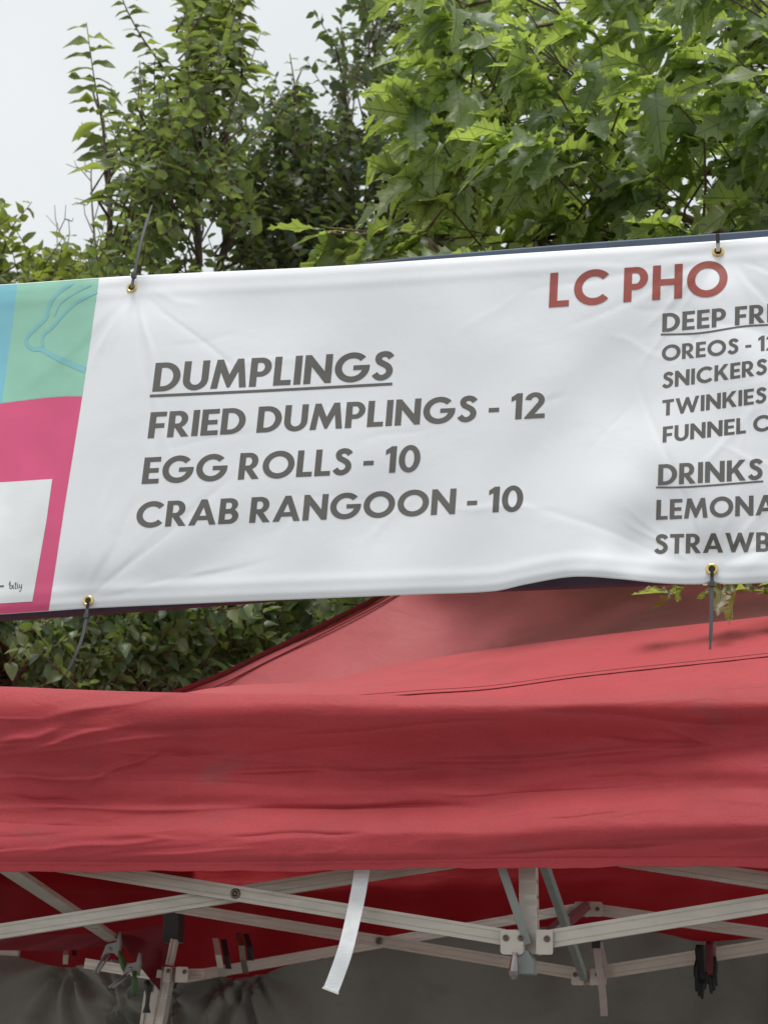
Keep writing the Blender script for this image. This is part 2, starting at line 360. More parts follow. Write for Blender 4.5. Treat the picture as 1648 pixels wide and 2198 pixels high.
# printed panels at the left end
EDGE = [(213, 600), (196, 720), (177, 850), (158, 970), (140, 1080), (122, 1200), (105, 1311)]
yT = lambda x: interp(TOP, x) + 1.0
yB = lambda x: interp(BOT, x) - 1.0
conform('blue_print', [([(-415, yT(-415)), (-200, yT(-200)), (0, yT(0)), (38, yT(38)), (30, 680), (22, 740), (5, 865), (-415, 900)], [])], M_BLUE, banner, .0004, 8)
conform('green_print', [([(38, yT(38)), (120, yT(120)), (213, yT(213)), (196, 720), (177, 850), (140, 850), (100, 853), (50, 859), (5, 865), (22, 740), (30, 680)], [])], M_GREEN, banner, .0004, 8)
conform('pink_print', [([(-415, 901), (5, 866), (50, 860), (100, 854), (140, 851), (177, 851), (158, 970), (140, 1080), (122, 1200), (105, yB(105)), (0, yB(0)), (-200, yB(-200)), (-415, yB(-415))], [])], M_PINK, banner, .0004, 8)
conform('white_print', [([(-170, 1047), (-50, 1039), (113, 1028), (100, 1120), (86, 1200), (70, 1291), (-60, 1299), (-200, 1306)], [])], M_WHITEINK, banner, .0008, 8)
def smoothline(pts, n=8):
    out = []
    for i in range(len(pts) - 1):
        p0, p1, p2, p3 = pts[max(i - 1, 0)], pts[i], pts[i + 1], pts[min(i + 2, len(pts) - 1)]
        for k in range(n):
            u = k / n
            out.append(tuple(.5 * ((2 * p1[c]) + (-p0[c] + p2[c]) * u + (2 * p0[c] - 5 * p1[c] + 4 * p2[c] - p3[c]) * u * u + (-p0[c] + 3 * p1[c] - 3 * p2[c] + p3[c]) * u ** 3) for c in (0, 1)))
    out.append(tuple(pts[-1][:2])); return out
def stroke(pts, w, n=8):
    """polyline -> closed outline polygon"""
    q = smoothline(pts, n) if n > 1 else list(pts); L = []; Rr = []
    for i, p in enumerate(q):
        a = q[max(i - 1, 0)]; c = q[min(i + 1, len(q) - 1)]; dx, dy = c[0] - a[0], c[1] - a[1]; h = math.hypot(dx, dy) or 1
        ww = w if not callable(w) else w(i / (len(q) - 1))
        L.append((p[0] - dy / h * ww / 2, p[1] + dx / h * ww / 2)); Rr.append((p[0] + dy / h * ww / 2, p[1] - dx / h * ww / 2))
    return L + Rr[::-1]
conform('line_drawing', [(stroke([(158, 606), (121, 633), (105, 660), (100, 681), (79, 703), (60, 722), (58, 738), (73, 749), (91, 750), (121, 767), (152, 781), (184, 794)], lambda u: 7 + 6 * max(0, u - .5) * 2), []),
                         (stroke([(209, 626), (170, 646), (143, 668), (112, 703), (96, 716), (91, 732), (93, 744)], 6), []),
                         (stroke([(196, 612), (160, 630), (130, 652), (118, 678)], 3), [])], M_LINE, banner, .0008, 6)

# lettering: geometric capitals drawn as outlines, cap height 1
def arc(cx, cy, rx, ry, a0, a1, n=20):
    return [(cx + rx * math.cos(R_(a0 + (a1 - a0) * i / n)), cy + ry * math.sin(R_(a0 + (a1 - a0) * i / n))) for i in range(n + 1)]
G = {}
G['A'] = (.92, [([(0, 0), (.215, 0), (.285, .19), (.635, .19), (.705, 0), (.92, 0), (.56, 1), (.36, 1)], [[(.345, .36), (.575, .36), (.46, .70)]])])
G['B'] = (.66, [([(0, 0), (.37, 0)] + arc(.37, .29, .29, .29, -88, 52, 14) + arc(.34, .745, .27, .255, -48, 88, 12) + [(.3, 1), (0, 1)],
                 [[(.205, .17), (.35, .17)] + arc(.35, .285, .1, .115, -80, 80, 8) + [(.35, .40), (.205, .40)], [(.205, .585), (.33, .585)] + arc(.33, .71, .08, .125, -80, 80, 8) + [(.33, .835), (.205, .835)]])])
G['C'] = (.92, [(arc(.52, .5, .52, .52, 42, 318, 36) + arc(.52, .5, .31, .315, 318, 42, 30), [])])
G['D'] = (.79, [([(0, 0), (.3, 0)] + arc(.3, .5, .49, .5, -86, 86, 24) + [(.3, 1), (0, 1)], [[(.21, .18), (.3, .18)] + arc(.3, .5, .275, .32, -84, 84, 20) + [(.3, .82), (.21, .82)]])])
G['E'] = (.56, [([(0, 0), (.56, 0), (.56, .18), (.21, .18), (.21, .41), (.52, .41), (.52, .585), (.21, .585), (.21, .82), (.56, .82), (.56, 1), (0, 1)], [])])
G['F'] = (.54, [([(0, 0), (.21, 0), (.21, .38), (.5, .38), (.5, .56), (.21, .56), (.21, .82), (.54, .82), (.54, 1), (0, 1)], [])])
G['G'] = (1.04, [(arc(.52, .5, .52, .52, 42, 356, 40) + [(1.04, .565), (.55, .565), (.55, .40), (.81, .40)] + arc(.52, .5, .31, .315, 338, 42, 30), [])])
G['H'] = (.78, [([(0, 0), (.21, 0), (.21, .41), (.57, .41), (.57, 0), (.78, 0), (.78, 1), (.57, 1), (.57, .59), (.21, .59), (.21, 1), (0, 1)], [])])
G['I'] = (.21, [([(0, 0), (.21, 0), (.21, 1), (0, 1)], [])])
G['K'] = (.80, [([(0, 0), (.21, 0), (.21, .33), (.30, .43), (.55, 0), (.80, 0), (.45, .58), (.78, 1), (.53, 1), (.21, .58), (.21, 1), (0, 1)], [])])
G['L'] = (.52, [([(0, 0), (.52, 0), (.52, .18), (.21, .18), (.21, 1), (0, 1)], [])])
G['M'] = (1.06, [([(0, 0), (.205, 0), (.27, .56), (.49, .02), (.57, .02), (.79, .56), (.855, 0), (1.06, 0), (.93, 1), (.74, 1), (.53, .47), (.32, 1), (.13, 1)], [])])
G['N'] = (.82, [([(0, 0), (.21, 0), (.21, .60), (.64, 0), (.82, 0), (.82, 1), (.61, 1), (.61, .41), (.18, 1), (0, 1)], [])])
G['O'] = (1.06, [(arc(.53, .5, .53, .525, 0, 355, 48), [arc(.53, .5, .32, .32, 0, 354, 40)])])
G['P'] = (.63, [([(0, 0), (.21, 0), (.21, .34), (.31, .34)] + arc(.31, .67, .32, .33, -86, 86, 18) + [(.31, 1), (0, 1)], [[(.21, .515), (.31, .515)] + arc(.31, .67, .115, .155, -80, 80, 10) + [(.31, .825), (.21, .825)]])])
G['R'] = (.70, [([(0, 0), (.21, 0), (.21, .35), (.235, .35), (.46, 0), (.70, 0), (.44, .385)] + arc(.32, .68, .31, .32, -55, 86, 16) + [(.31, 1), (0, 1)], [[(.21, .52), (.31, .52)] + arc(.31, .675, .11, .155, -80, 80, 10) + [(.31, .83), (.21, .83)]])])
G['S'] = (.62, [(stroke([(.545, .775), (.46, .875), (.33, .91), (.20, .865), (.16, .755), (.21, .64), (.33, .56), (.45, .47), (.51, .34), (.47, .19), (.33, .095), (.18, .115), (.07, .235)], .20, 6), [])])
G['T'] = (.64, [([(.215, 0), (.425, 0), (.425, .82), (.64, .82), (.64, 1), (0, 1), (0, .82), (.215, .82)], [])])
G['U'] = (.76, [([(0, 1)] + arc(.38, .37, .38, .39, 180, 360, 24) + [(.76, 1), (.55, 1)] + arc(.38, .37, .17, .2, 360, 180, 16) + [(.21, 1)], [])])
G['W'] = (1.32, [([(0, 1), (.215, 1), (.38, .38), (.58, 1), (.74, 1), (.94, .38), (1.105, 1), (1.32, 1), (1.02, 0), (.86, 0), (.66, .58), (.46, 0), (.30, 0)], [])])
G['Y'] = (.80, [([(.295, 0), (.505, 0), (.505, .4), (.80, 1), (.57, 1), (.40, .6), (.23, 1), (0, 1), (.295, .4)], [])])
G['1'] = (.36, [([(.15, 0), (.36, 0), (.36, 1), (.19, 1), (0, .86), (0, .68), (.15, .76)], [])])
G['2'] = (.66, [(arc(.32, .69, .32, .315, 172, -42, 22) + [(.33, .18), (.66, .18), (.66, 0), (0, 0), (0, .05)] + arc(.32, .69, .12, .135, -48, 172, 14), [])])
G['0'] = (.72, [(arc(.36, .5, .36, .52, 0, 355, 36), [arc(.36, .5, .155, .335, 0, 354, 28)])])
G['-'] = (.34, [([(0, .32), (.34, .32), (.34, .49), (0, .49)], [])])
def text_polys(s, p0, p1, top, gap=.085, space=.30):
    """p0/p1 baseline ends, top = upper-left corner of the first capital (banner pixels)"""
    x = 0; items = []
    for ch in s:
        if ch == ' ': x += space; continue
        w, polys = G[ch]; items.append((x, polys)); x += w + gap
    tot = x - gap
    ex = ((p1[0] - p0[0]) / tot, (p1[1] - p0[1]) / tot); ey = (top[0] - p0[0], top[1] - p0[1])
    def mp(a, q):
        bx, by = p0[0] + ex[0] * (a + q[0]), p0[1] + ex[1] * (a + q[0])
        ln = .9 * (1712 - bx) / 10080                      # uprights on the print lean less towards the right
        return (bx - ey[1] * q[1] * ln, by + ey[1] * q[1])
    return [([mp(a, q) for q in o], [[mp(a, q) for q in h] for h in hs_]) for a, polys in items for o, hs_ in polys]
def uline(pts, th):
    return [(stroke(pts, th, 10), [])]
conform('title_lettering', text_polys('LC PHO', (1177, 660), (1560, 633), (1177, 586), .12, .26), M_INKR, banner, .0007, 6)
menu = text_polys('DUMPLINGS', (327, 841), (842, 815), (335, 779)) + uline([(322, 850), (580, 838), (842, 824)], 6)
menu += text_polys('FRIED DUMPLINGS - 12', (317, 941), (1168, 897), (323, 885))
menu += text_polys('EGG ROLLS - 10', (304, 1039), (900, 1012), (311, 982))
menu += text_polys('CRAB RANGOON - 10', (290, 1133), (1121, 1097), (297, 1078))
conform('menu_lettering', menu, M_INK, banner, .0004, 6)
menu = text_polys('DEEP FRIED', (1420, 713), (1730, 684), (1422, 673), .10) + uline([(1417, 718), (1500, 715), (1590, 701), (1650, 697), (1735, 692)], 4)
menu += text_polys('OREOS - 12', (1419, 775), (1668, 750), (1420, 742))
menu += text_polys('SNICKERS', (1420, 834), (1645, 803), (1422, 800)) + text_polys('TWINKIES', (1420, 893), (1644, 864), (1420, 859)) + text_polys('FUNNEL CAKE', (1421, 950), (1754, 912), (1421, 916))
menu += text_polys('DRINKS', (1411, 1042), (1636, 1029), (1412, 997)) + uline([(1407, 1046), (1480, 1045), (1637, 1033)], 4)
menu += text_polys('LEMONADE', (1407, 1116), (1737, 1101), (1409, 1073)) + text_polys('STRAWBERRY', (1403, 1189), (1799, 1181), (1406, 1147))
conform('menu_lettering', menu, M_INK, banner, .0004, 6)
# small script word under the code panel
def sc(pts): return (stroke([(20 + p[0] * 27, 1264 - p[1] * 17 - p[0] * 1.5) for p in pts], 1.7, 5), [])
conform('small_lettering', [sc([(0, .5), (.10, .95), (.07, .1), (.2, .05), (.26, .35), (.12, .45)]), sc([(.34, .5), (.32, .05), (.42, .05)]), sc([(.53, .8), (.50, .05), (.60, .06)]), sc([(.45, .58), (.62, .6)]),
                            sc([(.66, .3), (.75, .95), (.68, .1), (.76, .05)]), sc([(.84, .5), (.84, .1), (.97, .12)]), sc([(1.02, .5), (.95, -.2), (.80, -.4)]), ([(-22, 1258), (9, 1256), (9, 1260), (-22, 1262)], [])], M_INK, banner, .0012, 10)
# grommets
for gx, gy in ((283, 618), (190, 1290), (1540, 540), (1527, 1222)):
    c = PB(gx, gy, .0015); q = MB(); q.torus(c, NT, .0066, .0024, 24, 8); go = q.build('grommet', M_BRASS, banner, True)
    q = MB(); q.prism([(.0052 * math.cos(k * math.pi / 8), .0052 * math.sin(k * math.pi / 8)) for k in range(16)], PB(gx, gy, .0006), PB(gx, gy, .0016), NX, Vector((0, 0, 1)))
    q.build('eyelet_hole', M_DARK, go)
# zip ties
def ziptie(label, loop, tail, wl, wt, matl, head):
    o = thing('zip_tie', PB(*loop[0], .003), label, 'zip tie', 'zip ties fixing the banner')
    def pts(pl): return [P(x, y, d) for x, y, d in pl]
    q = MB(); q.strip(pts([(x, y, DB - bdisp(x, y) - .006 - (.004 if i == 0 else 0.0)) for i, (x, y) in enumerate(loop)]), wl, NX, .0016, NT); q.build('loop', M_TIE, o)
    if tail:
        pl = pts(tail); sm_ = [Vector(x) for x in pl]
        def cat(i, u):
            a, b_, c, d = sm_[max(i - 1, 0)], sm_[i], sm_[i + 1], sm_[min(i + 2, len(sm_) - 1)]
            return .5 * ((2 * b_) + (c - a) * u + (2 * a - 5 * b_ + 4 * c - d) * u * u + (3 * b_ - a - 3 * c + d) * u ** 3)
        cp = [cat(i, k / 6) for i in range(len(sm_) - 1) for k in range(6)] + [sm_[-1]]
        nn = len(cp); ws = [wt * (1 if i < nn * .82 else .62) for i in range(nn)]
        dirs = []
        for i in range(nn):
            tdir = (cp[min(i + 1, nn - 1)] - cp[max(i - 1, 0)]).normalized(); dirs.append(tdir.cross(NT).normalized())
        q = MB(); q.strip(cp, ws, dirs, .0014, NT); q.build('tail', matl, o)
        q = MB(); h = P(*head, tail[0][2]); q.prism([(-.004, -.0035), (.004, -.0035), (.004, .0035), (-.004, .0035)], h + Vector((0, 0, .004)), h - Vector((0, 0, .004)), NX, NT); q.build('head', M_TIE, o, False, .0008)
    return o
ziptie('dark zip tie at the top left grommet, its long tail standing up', [(283, 618), (286, 602), (290, 586)], [(288, 592, DB - .012), (297, 550, DB - .01), (307, 505, DB), (327, 440, DB + .02)], .0048, .0048, M_TIEG, (288, 592))
ziptie('short black zip tie at the top right grommet under the oak', [(1540, 540), (1540, 522), (1539, 502)], None, .0058, .005, M_TIE, None)
ziptie('zip tie at the bottom left grommet, tail curving down over the shrubs', [(190, 1290), (188, 1306), (187, 1322)], [(187, 1322, DB - .012), (178, 1365, DB - .012), (163, 1405, DB - .01), (141, 1450, DB)], .0048, .0048, M_TIEG, (187, 1322))
ziptie('zip tie at the bottom right grommet, tail hanging straight over the roof', [(1527, 1222), (1527, 1238), (1527, 1252)], [(1527, 1254, DB - .012), (1526, 1300, DB - .012), (1525, 1345, DB - .01), (1523, 1394, DB - .006)], .005, .0052, M_TIEG, (1527, 1254))
# sign frame behind the banner
fr = thing('sign_frame', P(-430, 1300, DB + .06) * 1.0, 'dark painted metal frame showing as thin rails behind the white banner', 'frame'); fr.location.z = 0
def rail(name, pl, hgt, mat):
    q = MB(); pts = [P(x, y, DB + .045) for x, y in pl]; hz = hgt
    q.strip(pts, hz, Vector((0, 0, 1)), .02, NT); return q.build(name, mat, fr, False, .003)
rail('top_rail', [(-460, 668), (0, 640), (700, 596), (880, 574), (1200, 548), (1648, 516), (2150, 482)], .028, M_RAILB)
rail('bottom_rail', [(-460, 1340), (0, 1314), (190, 1302), (500, 1279), (700, 1262), (1000, 1252), (1240, 1243), (1648, 1225), (2150, 1205)], .026, M_RAILP)
for px_ in (-460, 2150):
    a = P(px_, 470 if px_ > 0 else 650, DB + .045); q = MB(); q.prism([(-.016, -.016), (.016, -.016), (.016, .016), (-.016, .016)], Vector((a.x, a.y, 0)), a, NX, NT); q.build('upright', M_RAILB, fr)

# ------------------------------------------------------------------ TENT
DV = 2.66
tent = thing('canopy_tent', (0, 3.4, 0), 'red pop-up canopy tent with sagging valance and aluminium scissor frame', 'tent')
HEM = [(-500, 1872), (0, 1870), (400, 1871), (800, 1867), (1200, 1862), (1648, 1861), (2300, 1860)]
FOLD = [(-500, 1472), (0, 1475), (150, 1481), (330, 1487), (600, 1491), (1000, 1496), (1250, 1497), (1450, 1488), (1648, 1478), (2300, 1455)]
wr = random.Random(5)
VR = [(120, 1540, 420, 1480, 14, .004, 1), (330, 1600, 900, 1500, 26, -.006), (0, 1670, 210, 1672, 10, .006, 1), (200, 1672, 330, 1620, 9, .006, 1), (300, 1625, 460, 1622, 16, -.007, 1),
      (540, 1656, 900, 1654, 10, .005, 1), (0, 1735, 480, 1738, 9, .005, 1), (40, 1712, 160, 1720, 7, -.004, 1), (560, 1738, 900, 1730, 8, -.005, 1), (700, 1728, 1000, 1720, 10, .004), (520, 1795, 760, 1790, 8, -.004, 1),
      (100, 1825, 330, 1806, 9, .004, 1), (900, 1640, 1400, 1612, 12, .006, 1), (1200, 1530, 1640, 1560, 14, -.005, 1), (1290, 1585, 1520, 1600, 8, -.004, 1), (1430, 1560, 1520, 1602, 6, .003, 1), (1060, 1700, 1648, 1665, 16, -.008),
      (800, 1735, 1300, 1708, 14, -.004), (1000, 1820, 1700, 1795, 13, -.010), (1060, 1832, 1400, 1815, 8, -.005, 1), (0, 1790, 300, 1790, 10, .004), (0, 1600, 120, 1570, 12, .004, 1), (0, 1575, 240, 1530, 14, -.004), (60, 1610, 260, 1560, 10, .004, 1)]
for k in range(80):
    x0 = wr.uniform(-300, 1900); y0 = wr.uniform(1530, 1845); L = wr.uniform(90, 420); s = wr.uniform(-.14, .06)
    VR.append((x0, y0, x0 + L, y0 + L * s, wr.uniform(3.5, 10), wr.choice((-1, 1)) * wr.uniform(.0008, .0024), 1) if k % 3 else (x0, y0, x0 + L, y0 + L * s, wr.uniform(14, 30), wr.choice((-1, 1)) * wr.uniform(.002, .005)))
# tilt of the cloth (degrees, + faces up) down the valance at four stations; integrating it gives the fold profile
TILT = {200: [(1482, 60), (1508, 45), (1530, 12), (1560, -4), (1600, -22), (1638, -32), (1647, -10), (1656, 22), (1690, 8), (1705, -8), (1716, -6), (1735, 40), (1770, 48), (1800, 42), (1815, 14), (1832, 0), (1840, -42), (1854, -40), (1858, 0), (1870, 0)],
        850: [(1496, 62), (1512, 50), (1526, 5), (1545, -30), (1570, -48), (1598, -44), (1615, -28), (1644, -20), (1650, 26), (1668, 38), (1704, 40), (1713, 6), (1731, -2), (1740, 46), (1765, 52), (1788, 46), (1796, 10), (1832, 2), (1840, -46), (1854, -42), (1858, 0), (1868, 0)],
        1300: [(1496, 58), (1508, 48), (1520, 0), (1540, -44), (1572, -50), (1590, -30), (1619, -16), (1627, 22), (1645, 34), (1664, 14), (1696, 2), (1710, 42), (1740, 52), (1768, 48), (1784, 14), (1802, 0), (1816, -50), (1832, -44), (1843, -12), (1850, 8), (1862, 8)],
        1700: [(1476, 58), (1502, 48), (1518, 0), (1545, -30), (1578, -34), (1588, 8), (1600, 34), (1650, 38), (1668, 6), (1684, 0), (1696, 40), (1740, 50), (1764, 42), (1778, 0), (1796, -50), (1816, -46), (1832, -16), (1845, 10), (1861, 8)]}
PROFS = []
for xk in sorted(TILT):
    tb = TILT[xk]; a, b_ = tb[0][0], tb[-1][0]; ac_ = 0.0; pr_ = []
    for k in range(373):
        y = a + (b_ - a) * k / 372; u = next(i for i in range(len(tb) - 1) if y <= tb[i + 1][0] + 1e-6); th = tb[u][1] + (tb[u + 1][1] - tb[u][1]) * (y - tb[u][0]) / (tb[u + 1][0] - tb[u][0])
        pr_.append(ac_); ac_ += math.tan(R_(th * .92 + 1)) * .275 / 372
    PROFS.append((xk, [q - pr_[-1] * k / 372 * .6 for k, q in enumerate(pr_)]))
def prof_at(x, tt):
    k = min(371.999, max(0, tt) * 372); i0 = int(k); fr_ = k - i0; xs_ = [q[0] for q in PROFS]
    val = lambda q: q[1][i0] + (q[1][min(372, i0 + 1)] - q[1][i0]) * fr_
    if x <= xs_[0]: return val(PROFS[0])
    if x >= xs_[-1]: return val(PROFS[-1])
    for q in range(len(xs_) - 1):
        if x <= xs_[q + 1]:
            u = (x - xs_[q]) / (xs_[q + 1] - xs_[q]); u = u * u * (3 - 2 * u); return val(PROFS[q]) * (1 - u) + val(PROFS[q + 1]) * u
def voff(x, tt, y):
    yhem_ = interp(HEM, x)
    w = prof_at(x, tt)
    w += .005 * math.sin(x * .0034 + 4 * tt) * math.sin(math.pi * min(1, tt * 1.1)) + .002 * math.sin(x * .0071 - 5 * tt + 2)
    w += .0022 / (1 + math.exp((yhem_ - 19 - y) / 1.0)) - .0012 * math.exp(-((yhem_ - 21 - y) / 1.6) ** 2)
    for R in active(VR, x): w += (1.35 if len(R) > 6 else .8) * ridge(x, y, R)
    return w
NS, NTT = 560, 230; v = []; f = []
for i in range(NS + 1):
    x = -420 + 2560 * i / NS; yh, yf = interp(HEM, x) + 1.6 * math.sin(x * .012) + 1.1 * math.sin(x * .031 + 1) + .7 * math.sin(x * .07), interp(FOLD, x)
    for j in range(-8, NTT + 1):
        if j < 0:       # tucked back over the front bar
            k = -j / 8; a = P(x, yf, DV); v.append(a + NT * (.09 * k) - Vector((0, 0, .035 * k * k + .004 * k)))
        else:
            tt = j / NTT; y = yf + (yh - yf) * tt; v.append(P(x, y, DV - voff(x, tt, y)))
M1 = NTT + 9
for i in range(NS):
    for j in range(M1 - 1): q = i * M1 + j; f.append((q, q + 1, q + M1 + 1, q + M1))
val = pyd('valance', v, f, M_RED, tent, True); sm = val.modifiers.new('thick', 'SOLIDIFY'); sm.thickness = .0012; sm.offset = 1
# stitched hem band
# front roof strip (eave to crest) and front roof slope
CREST = [(330, 1502), (420, 1482), (520, 1470), (620, 1466), (720, 1456), (830, 1429), (900, 1417), (1050, 1394), (1300, 1362), (1648, 1322), (2300, 1245)]
SR = [(900, 1452, 1050, 1425, 9, .006, 1), (1200, 1400, 1648, 1372, 10, .007, 1), (1050, 1440, 1300, 1400, 14, -.006), (720, 1448, 740, 1480, 6, .004), (760, 1480, 860, 1462, 8, .004, 1), (1180, 1440, 1420, 1420, 8, .004, 1), (1400, 1470, 1700, 1430, 12, -.005, 1)]
SEAM = [(700, 1505), (900, 1489), (1050, 1479), (1250, 1452), (1648, 1409), (2300, 1330)]
v = []; f = []; NS, NTT = 260, 60
for i in range(NS + 1):
    x = 330 + 1850 * i / NS; yf, yc = interp(FOLD, x) + 6, interp(CREST, x)
    for j in range(NTT + 1):
        tt = j / NTT; y = yf + (yc - yf) * tt; d = DV + .03 + .20 * tt ** 1.4 + .10 * tt * tt
        w = sum(ridge(x, y, R) for R in SR) + .005 * math.sin(x * .008 + 4 * tt) * tt * (1 - tt) * 4
        sy = interp(SEAM, x); w += .0030 * (1 / (1 + math.exp((y - sy) / 1.2))) - .0035 * math.exp(-((y - sy - 2) / 2.0) ** 2)
        v.append(P(x, y, d - w))
    v_c = v[-1]
    for k in (1, 2, 3): v.append(v_c + NT * (.045 * k) - Vector((0, 0, .004 + .012 * k)))
M1 = NTT + 4
for i in range(NS):
    for j in range(M1 - 1): q = i * M1 + j; f.append((q, q + 1, q + M1 + 1, q + M1))
for dy, rr in ((0, .0009), (-7, .0006)):
    pts = []
    for k in range(140):
        x = 760 + 1380 * k / 139; yf, yc = interp(FOLD, x) + 6, interp(CREST, x); y = interp(SEAM, x) + dy; tt = max(0, (y - yf) / (yc - yf)); d = DV + .03 + .20 * tt ** 1.4 + .10 * tt * tt
        w = sum(ridge(x, y, R) for R in SR) + .005 * math.sin(x * .008 + 4 * tt) * tt * (1 - tt) * 4 + (.003 if dy else .0); pts.append(P(x, y, d - w - .0006))
    q = MB(); q.tube(pts, rr, 5); q.build('stitched_seam', M_HEM, tent, True)
st = pyd('eave_panel', v, f, M_RED, tent, True); sm = st.modifiers.new('thick', 'SOLIDIFY'); sm.thickness = .0012; sm.offset = 1
HIP = [(330, 1512), (420, 1477), (480, 1453), (560, 1413), (640, 1374), (720, 1334), (810, 1288), (900, 1236), (1050, 1150), (1250, 1040)]
def hipd(x): return 2.92 + (x - 380) / 430 * .55
v = []; f = []; NS, NTT = 130, 60; RR = [(1060, 1290, 1050, 1330, 14, .007, 1), (1060, 1310, 1160, 1275, 10, .006, 1), (880, 1400, 1000, 1300, 40, .012), (640, 1460, 1000, 1250, 60, -.014), (1300, 1300, 1420, 1250, 12, .004, 1), (900, 1330, 1500, 1300, 60, -.01)]
for i in range(NS + 1):
    s = i / NS; xb = 345 + 1800 * s; yb = interp(CREST, xb) + 14; B0 = P(xb, yb, DV + .36)
    xt = 345 + 905 * min(1, s / .62); T0 = P(xt, interp(HIP, xt), hipd(xt)) if s <= .62 else P(1250 + 900 * (s - .62) / .38, 1040, hipd(1250))
    for j in range(NTT + 1):
        tt = j / NTT; p = B0.lerp(T0, tt); px_, py_ = xb + (xt - xb) * tt, yb + (interp(HIP, xt) - yb) * tt
        sag = -.10 * math.sin(math.pi * tt) * min(1, s * 3)
        w = sum(ridge(px_, py_, R) for R in RR)
        v.append(p + Vector((0, 0, sag + w)))
for i in range(NS):
    for j in range(NTT): q = i * (NTT + 1) + j; f.append((q, q + 1, q + NTT + 2, q + NTT + 1))
roof = pyd('roof_slope', v, f, M_REDROOF, tent, True); roof.data.materials[0] = M_REDROOF
apex = P(1250, 1040, hipd(1250)); xs = [330 + 920 * k / 40 for k in range(41)]
hp = [P(x, interp(HIP, x), hipd(x)) for x in xs]
# hip binding and its raised cord
q = MB(); q.strip([p + Vector((-.004, 0, .001)) - NT * .004 for p in hp], .022, Vector((.5, 0, .86)), .004, NT); q.build('hip_binding', M_HEM, tent, False)
q = MB(); q.tube([p + Vector((.008, 0, -.012)) - NT * .008 for p in hp], .0018, 6); q.build('hip_cord', M_HEM, tent, True)
# side slope falling away to the left and the back slopes (close the tent; their undersides show)
bl = P(200, 1960, 4.55); bl.z = 2.12
v = []; f = []
for i, p in enumerate(hp):
    e = hp[0].lerp(bl, i / 40); v += [p - Vector((0, 0, .003)), (p + e) / 2 - Vector((0, 0, .03)), e]
for i in range(40):
    for k in (0, 1): q = i * 3 + k; f.append((q, q + 3, q + 4, q + 1))
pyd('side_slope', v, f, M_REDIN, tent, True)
br = P(2150, 1900, 4.55); br.z = 2.15; ap2 = P(2150, 1040, hipd(1250))
v = []; f = []
for i in range(41):
    s = i / 40; e = bl.lerp(br, s); a_ = apex.lerp(ap2, max(0, (s - .5) / .5)) if s > .5 else bl.lerp(apex, s / .5)
    for k in range(13): v.append(e.lerp(a_, k / 12) - Vector((0, 0, .06 * math.sin(math.pi * k / 12))))
for i in range(40):
    for k in range(12): q = i * 13 + k; f.append((q, q + 13, q + 14, q + 1))
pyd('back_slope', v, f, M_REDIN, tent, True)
# rear valance seen from inside
v = []; f = []; NS, NTT = 160, 24
for i in range(NS + 1):
    x = -700 + 3000 * i / NS
    for j in range(NTT + 1):
        tt = j / NTT; p = P(x, 1800, 4.60); z = 2.30 - .58 * tt
        w = .012 * math.sin(x * .011 + 3 * tt) * tt + .02 * math.exp(-((tt - .45 - .02 * math.sin(x * .004)) / .05) ** 2) + .006 * math.sin(x * .037 + 9 * tt)
        v.append(Vector((p.x, p.y, z)) - NT * w)
for i in range(NS):
    for j in range(NTT): q = i * (NTT + 1) + j; f.append((q, q + 1, q + NTT + 2, q + NTT + 1))
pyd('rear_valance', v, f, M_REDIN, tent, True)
# low flat roof of the extension at the left
v = []; f = []
for i in range(31):
    for j in range(31):
        a = P(-420 + 860 * i / 30, 1490, DV + .05 + 1.9 * j / 30); v.append(Vector((a.x, a.y, 2.12 - .05 * math.sin(math.pi * j / 30) + .012 * math.sin(i * .9 + j * .5))))
for i in range(30):
    for j in range(30): q = i * 31 + j; f.append((q, q + 31, q + 32, q + 1))
# keep it left of the hip foot
pyd('extension_roof', v, f, M_REDIN, tent, True)

# frame: grooved aluminium bars
def barprof(h, w):
    g = h * .035
    return [(-h/2, -w/2), (-h*.27, -w/2), (-h*.25, -w/2 + g), (-h*.22, -w/2 + g), (-h*.20, -w/2), (h*.24, -w/2), (h*.26, -w/2 + g), (h*.29, -w/2 + g), (h*.31, -w/2), (h/2, -w/2), (h/2, w/2), (-h/2, w/2)]
def bar(p0, p1, h, w, mat=M_ALU, name='truss_bar', hint=None, prof=None):
    a = (p1 - p0).normalized(); dep = hint or NT; dep = (dep - a * dep.dot(a)).normalized(); hh = a.cross(dep)
    if hh.z < 0: hh = -hh
    q = MB(); q.prism(prof or barprof(h, w), p0, p1, hh, dep); return q.build(name, mat, tent, False, 0 if prof is None else .0015)
def B(x0, y0, d0, x1, y1, d1, hpx, **k):
    dm = (d0 + d1) / 2; return bar(P(x0, y0, d0), P(x1, y1, d1), hpx * dm / FPX, .012, **k)
def bolt(x, y, d, r, parent):
    q = MB(); c = P(x, y, d); q.torus(c, NT, r * .72, r * .3, 16, 6); q.torus(c - NT * r * .1, NT, r * .2, r * .22, 12, 6); return q.build('bolt', M_BOLT, parent, True)
D1, D2, D3 = 2.74, 3.70, 4.30
Z = Vector((0, 0, 1))
f1 = B(60, 1845, D1 - .02, 1083, 2012, D1 - .02, 33); bolt(505, 1918, D1 - .028, .0085, f1)
B(-420, 2066, D1 + .005, 1000, 1842, D1 + .005, 33)
B(1184, 2015, D1 - .02, 2150, 1858, D1 - .02, 37)
B(1180, 1819, D1 + .005, 2150, 1968, D1 + .005, 34)
B(14, 1862, 2.78, 242, 2014, D2, 28, hint=Vector((.2, .5, -.6)))
m2 = B(380, 1948, D2, 1232, 2089, D2, 24); bolt(813, 2020, D2 - .01, .008, m2)
B(1298, 2086, D2, 2150, 1950, D2, 27)
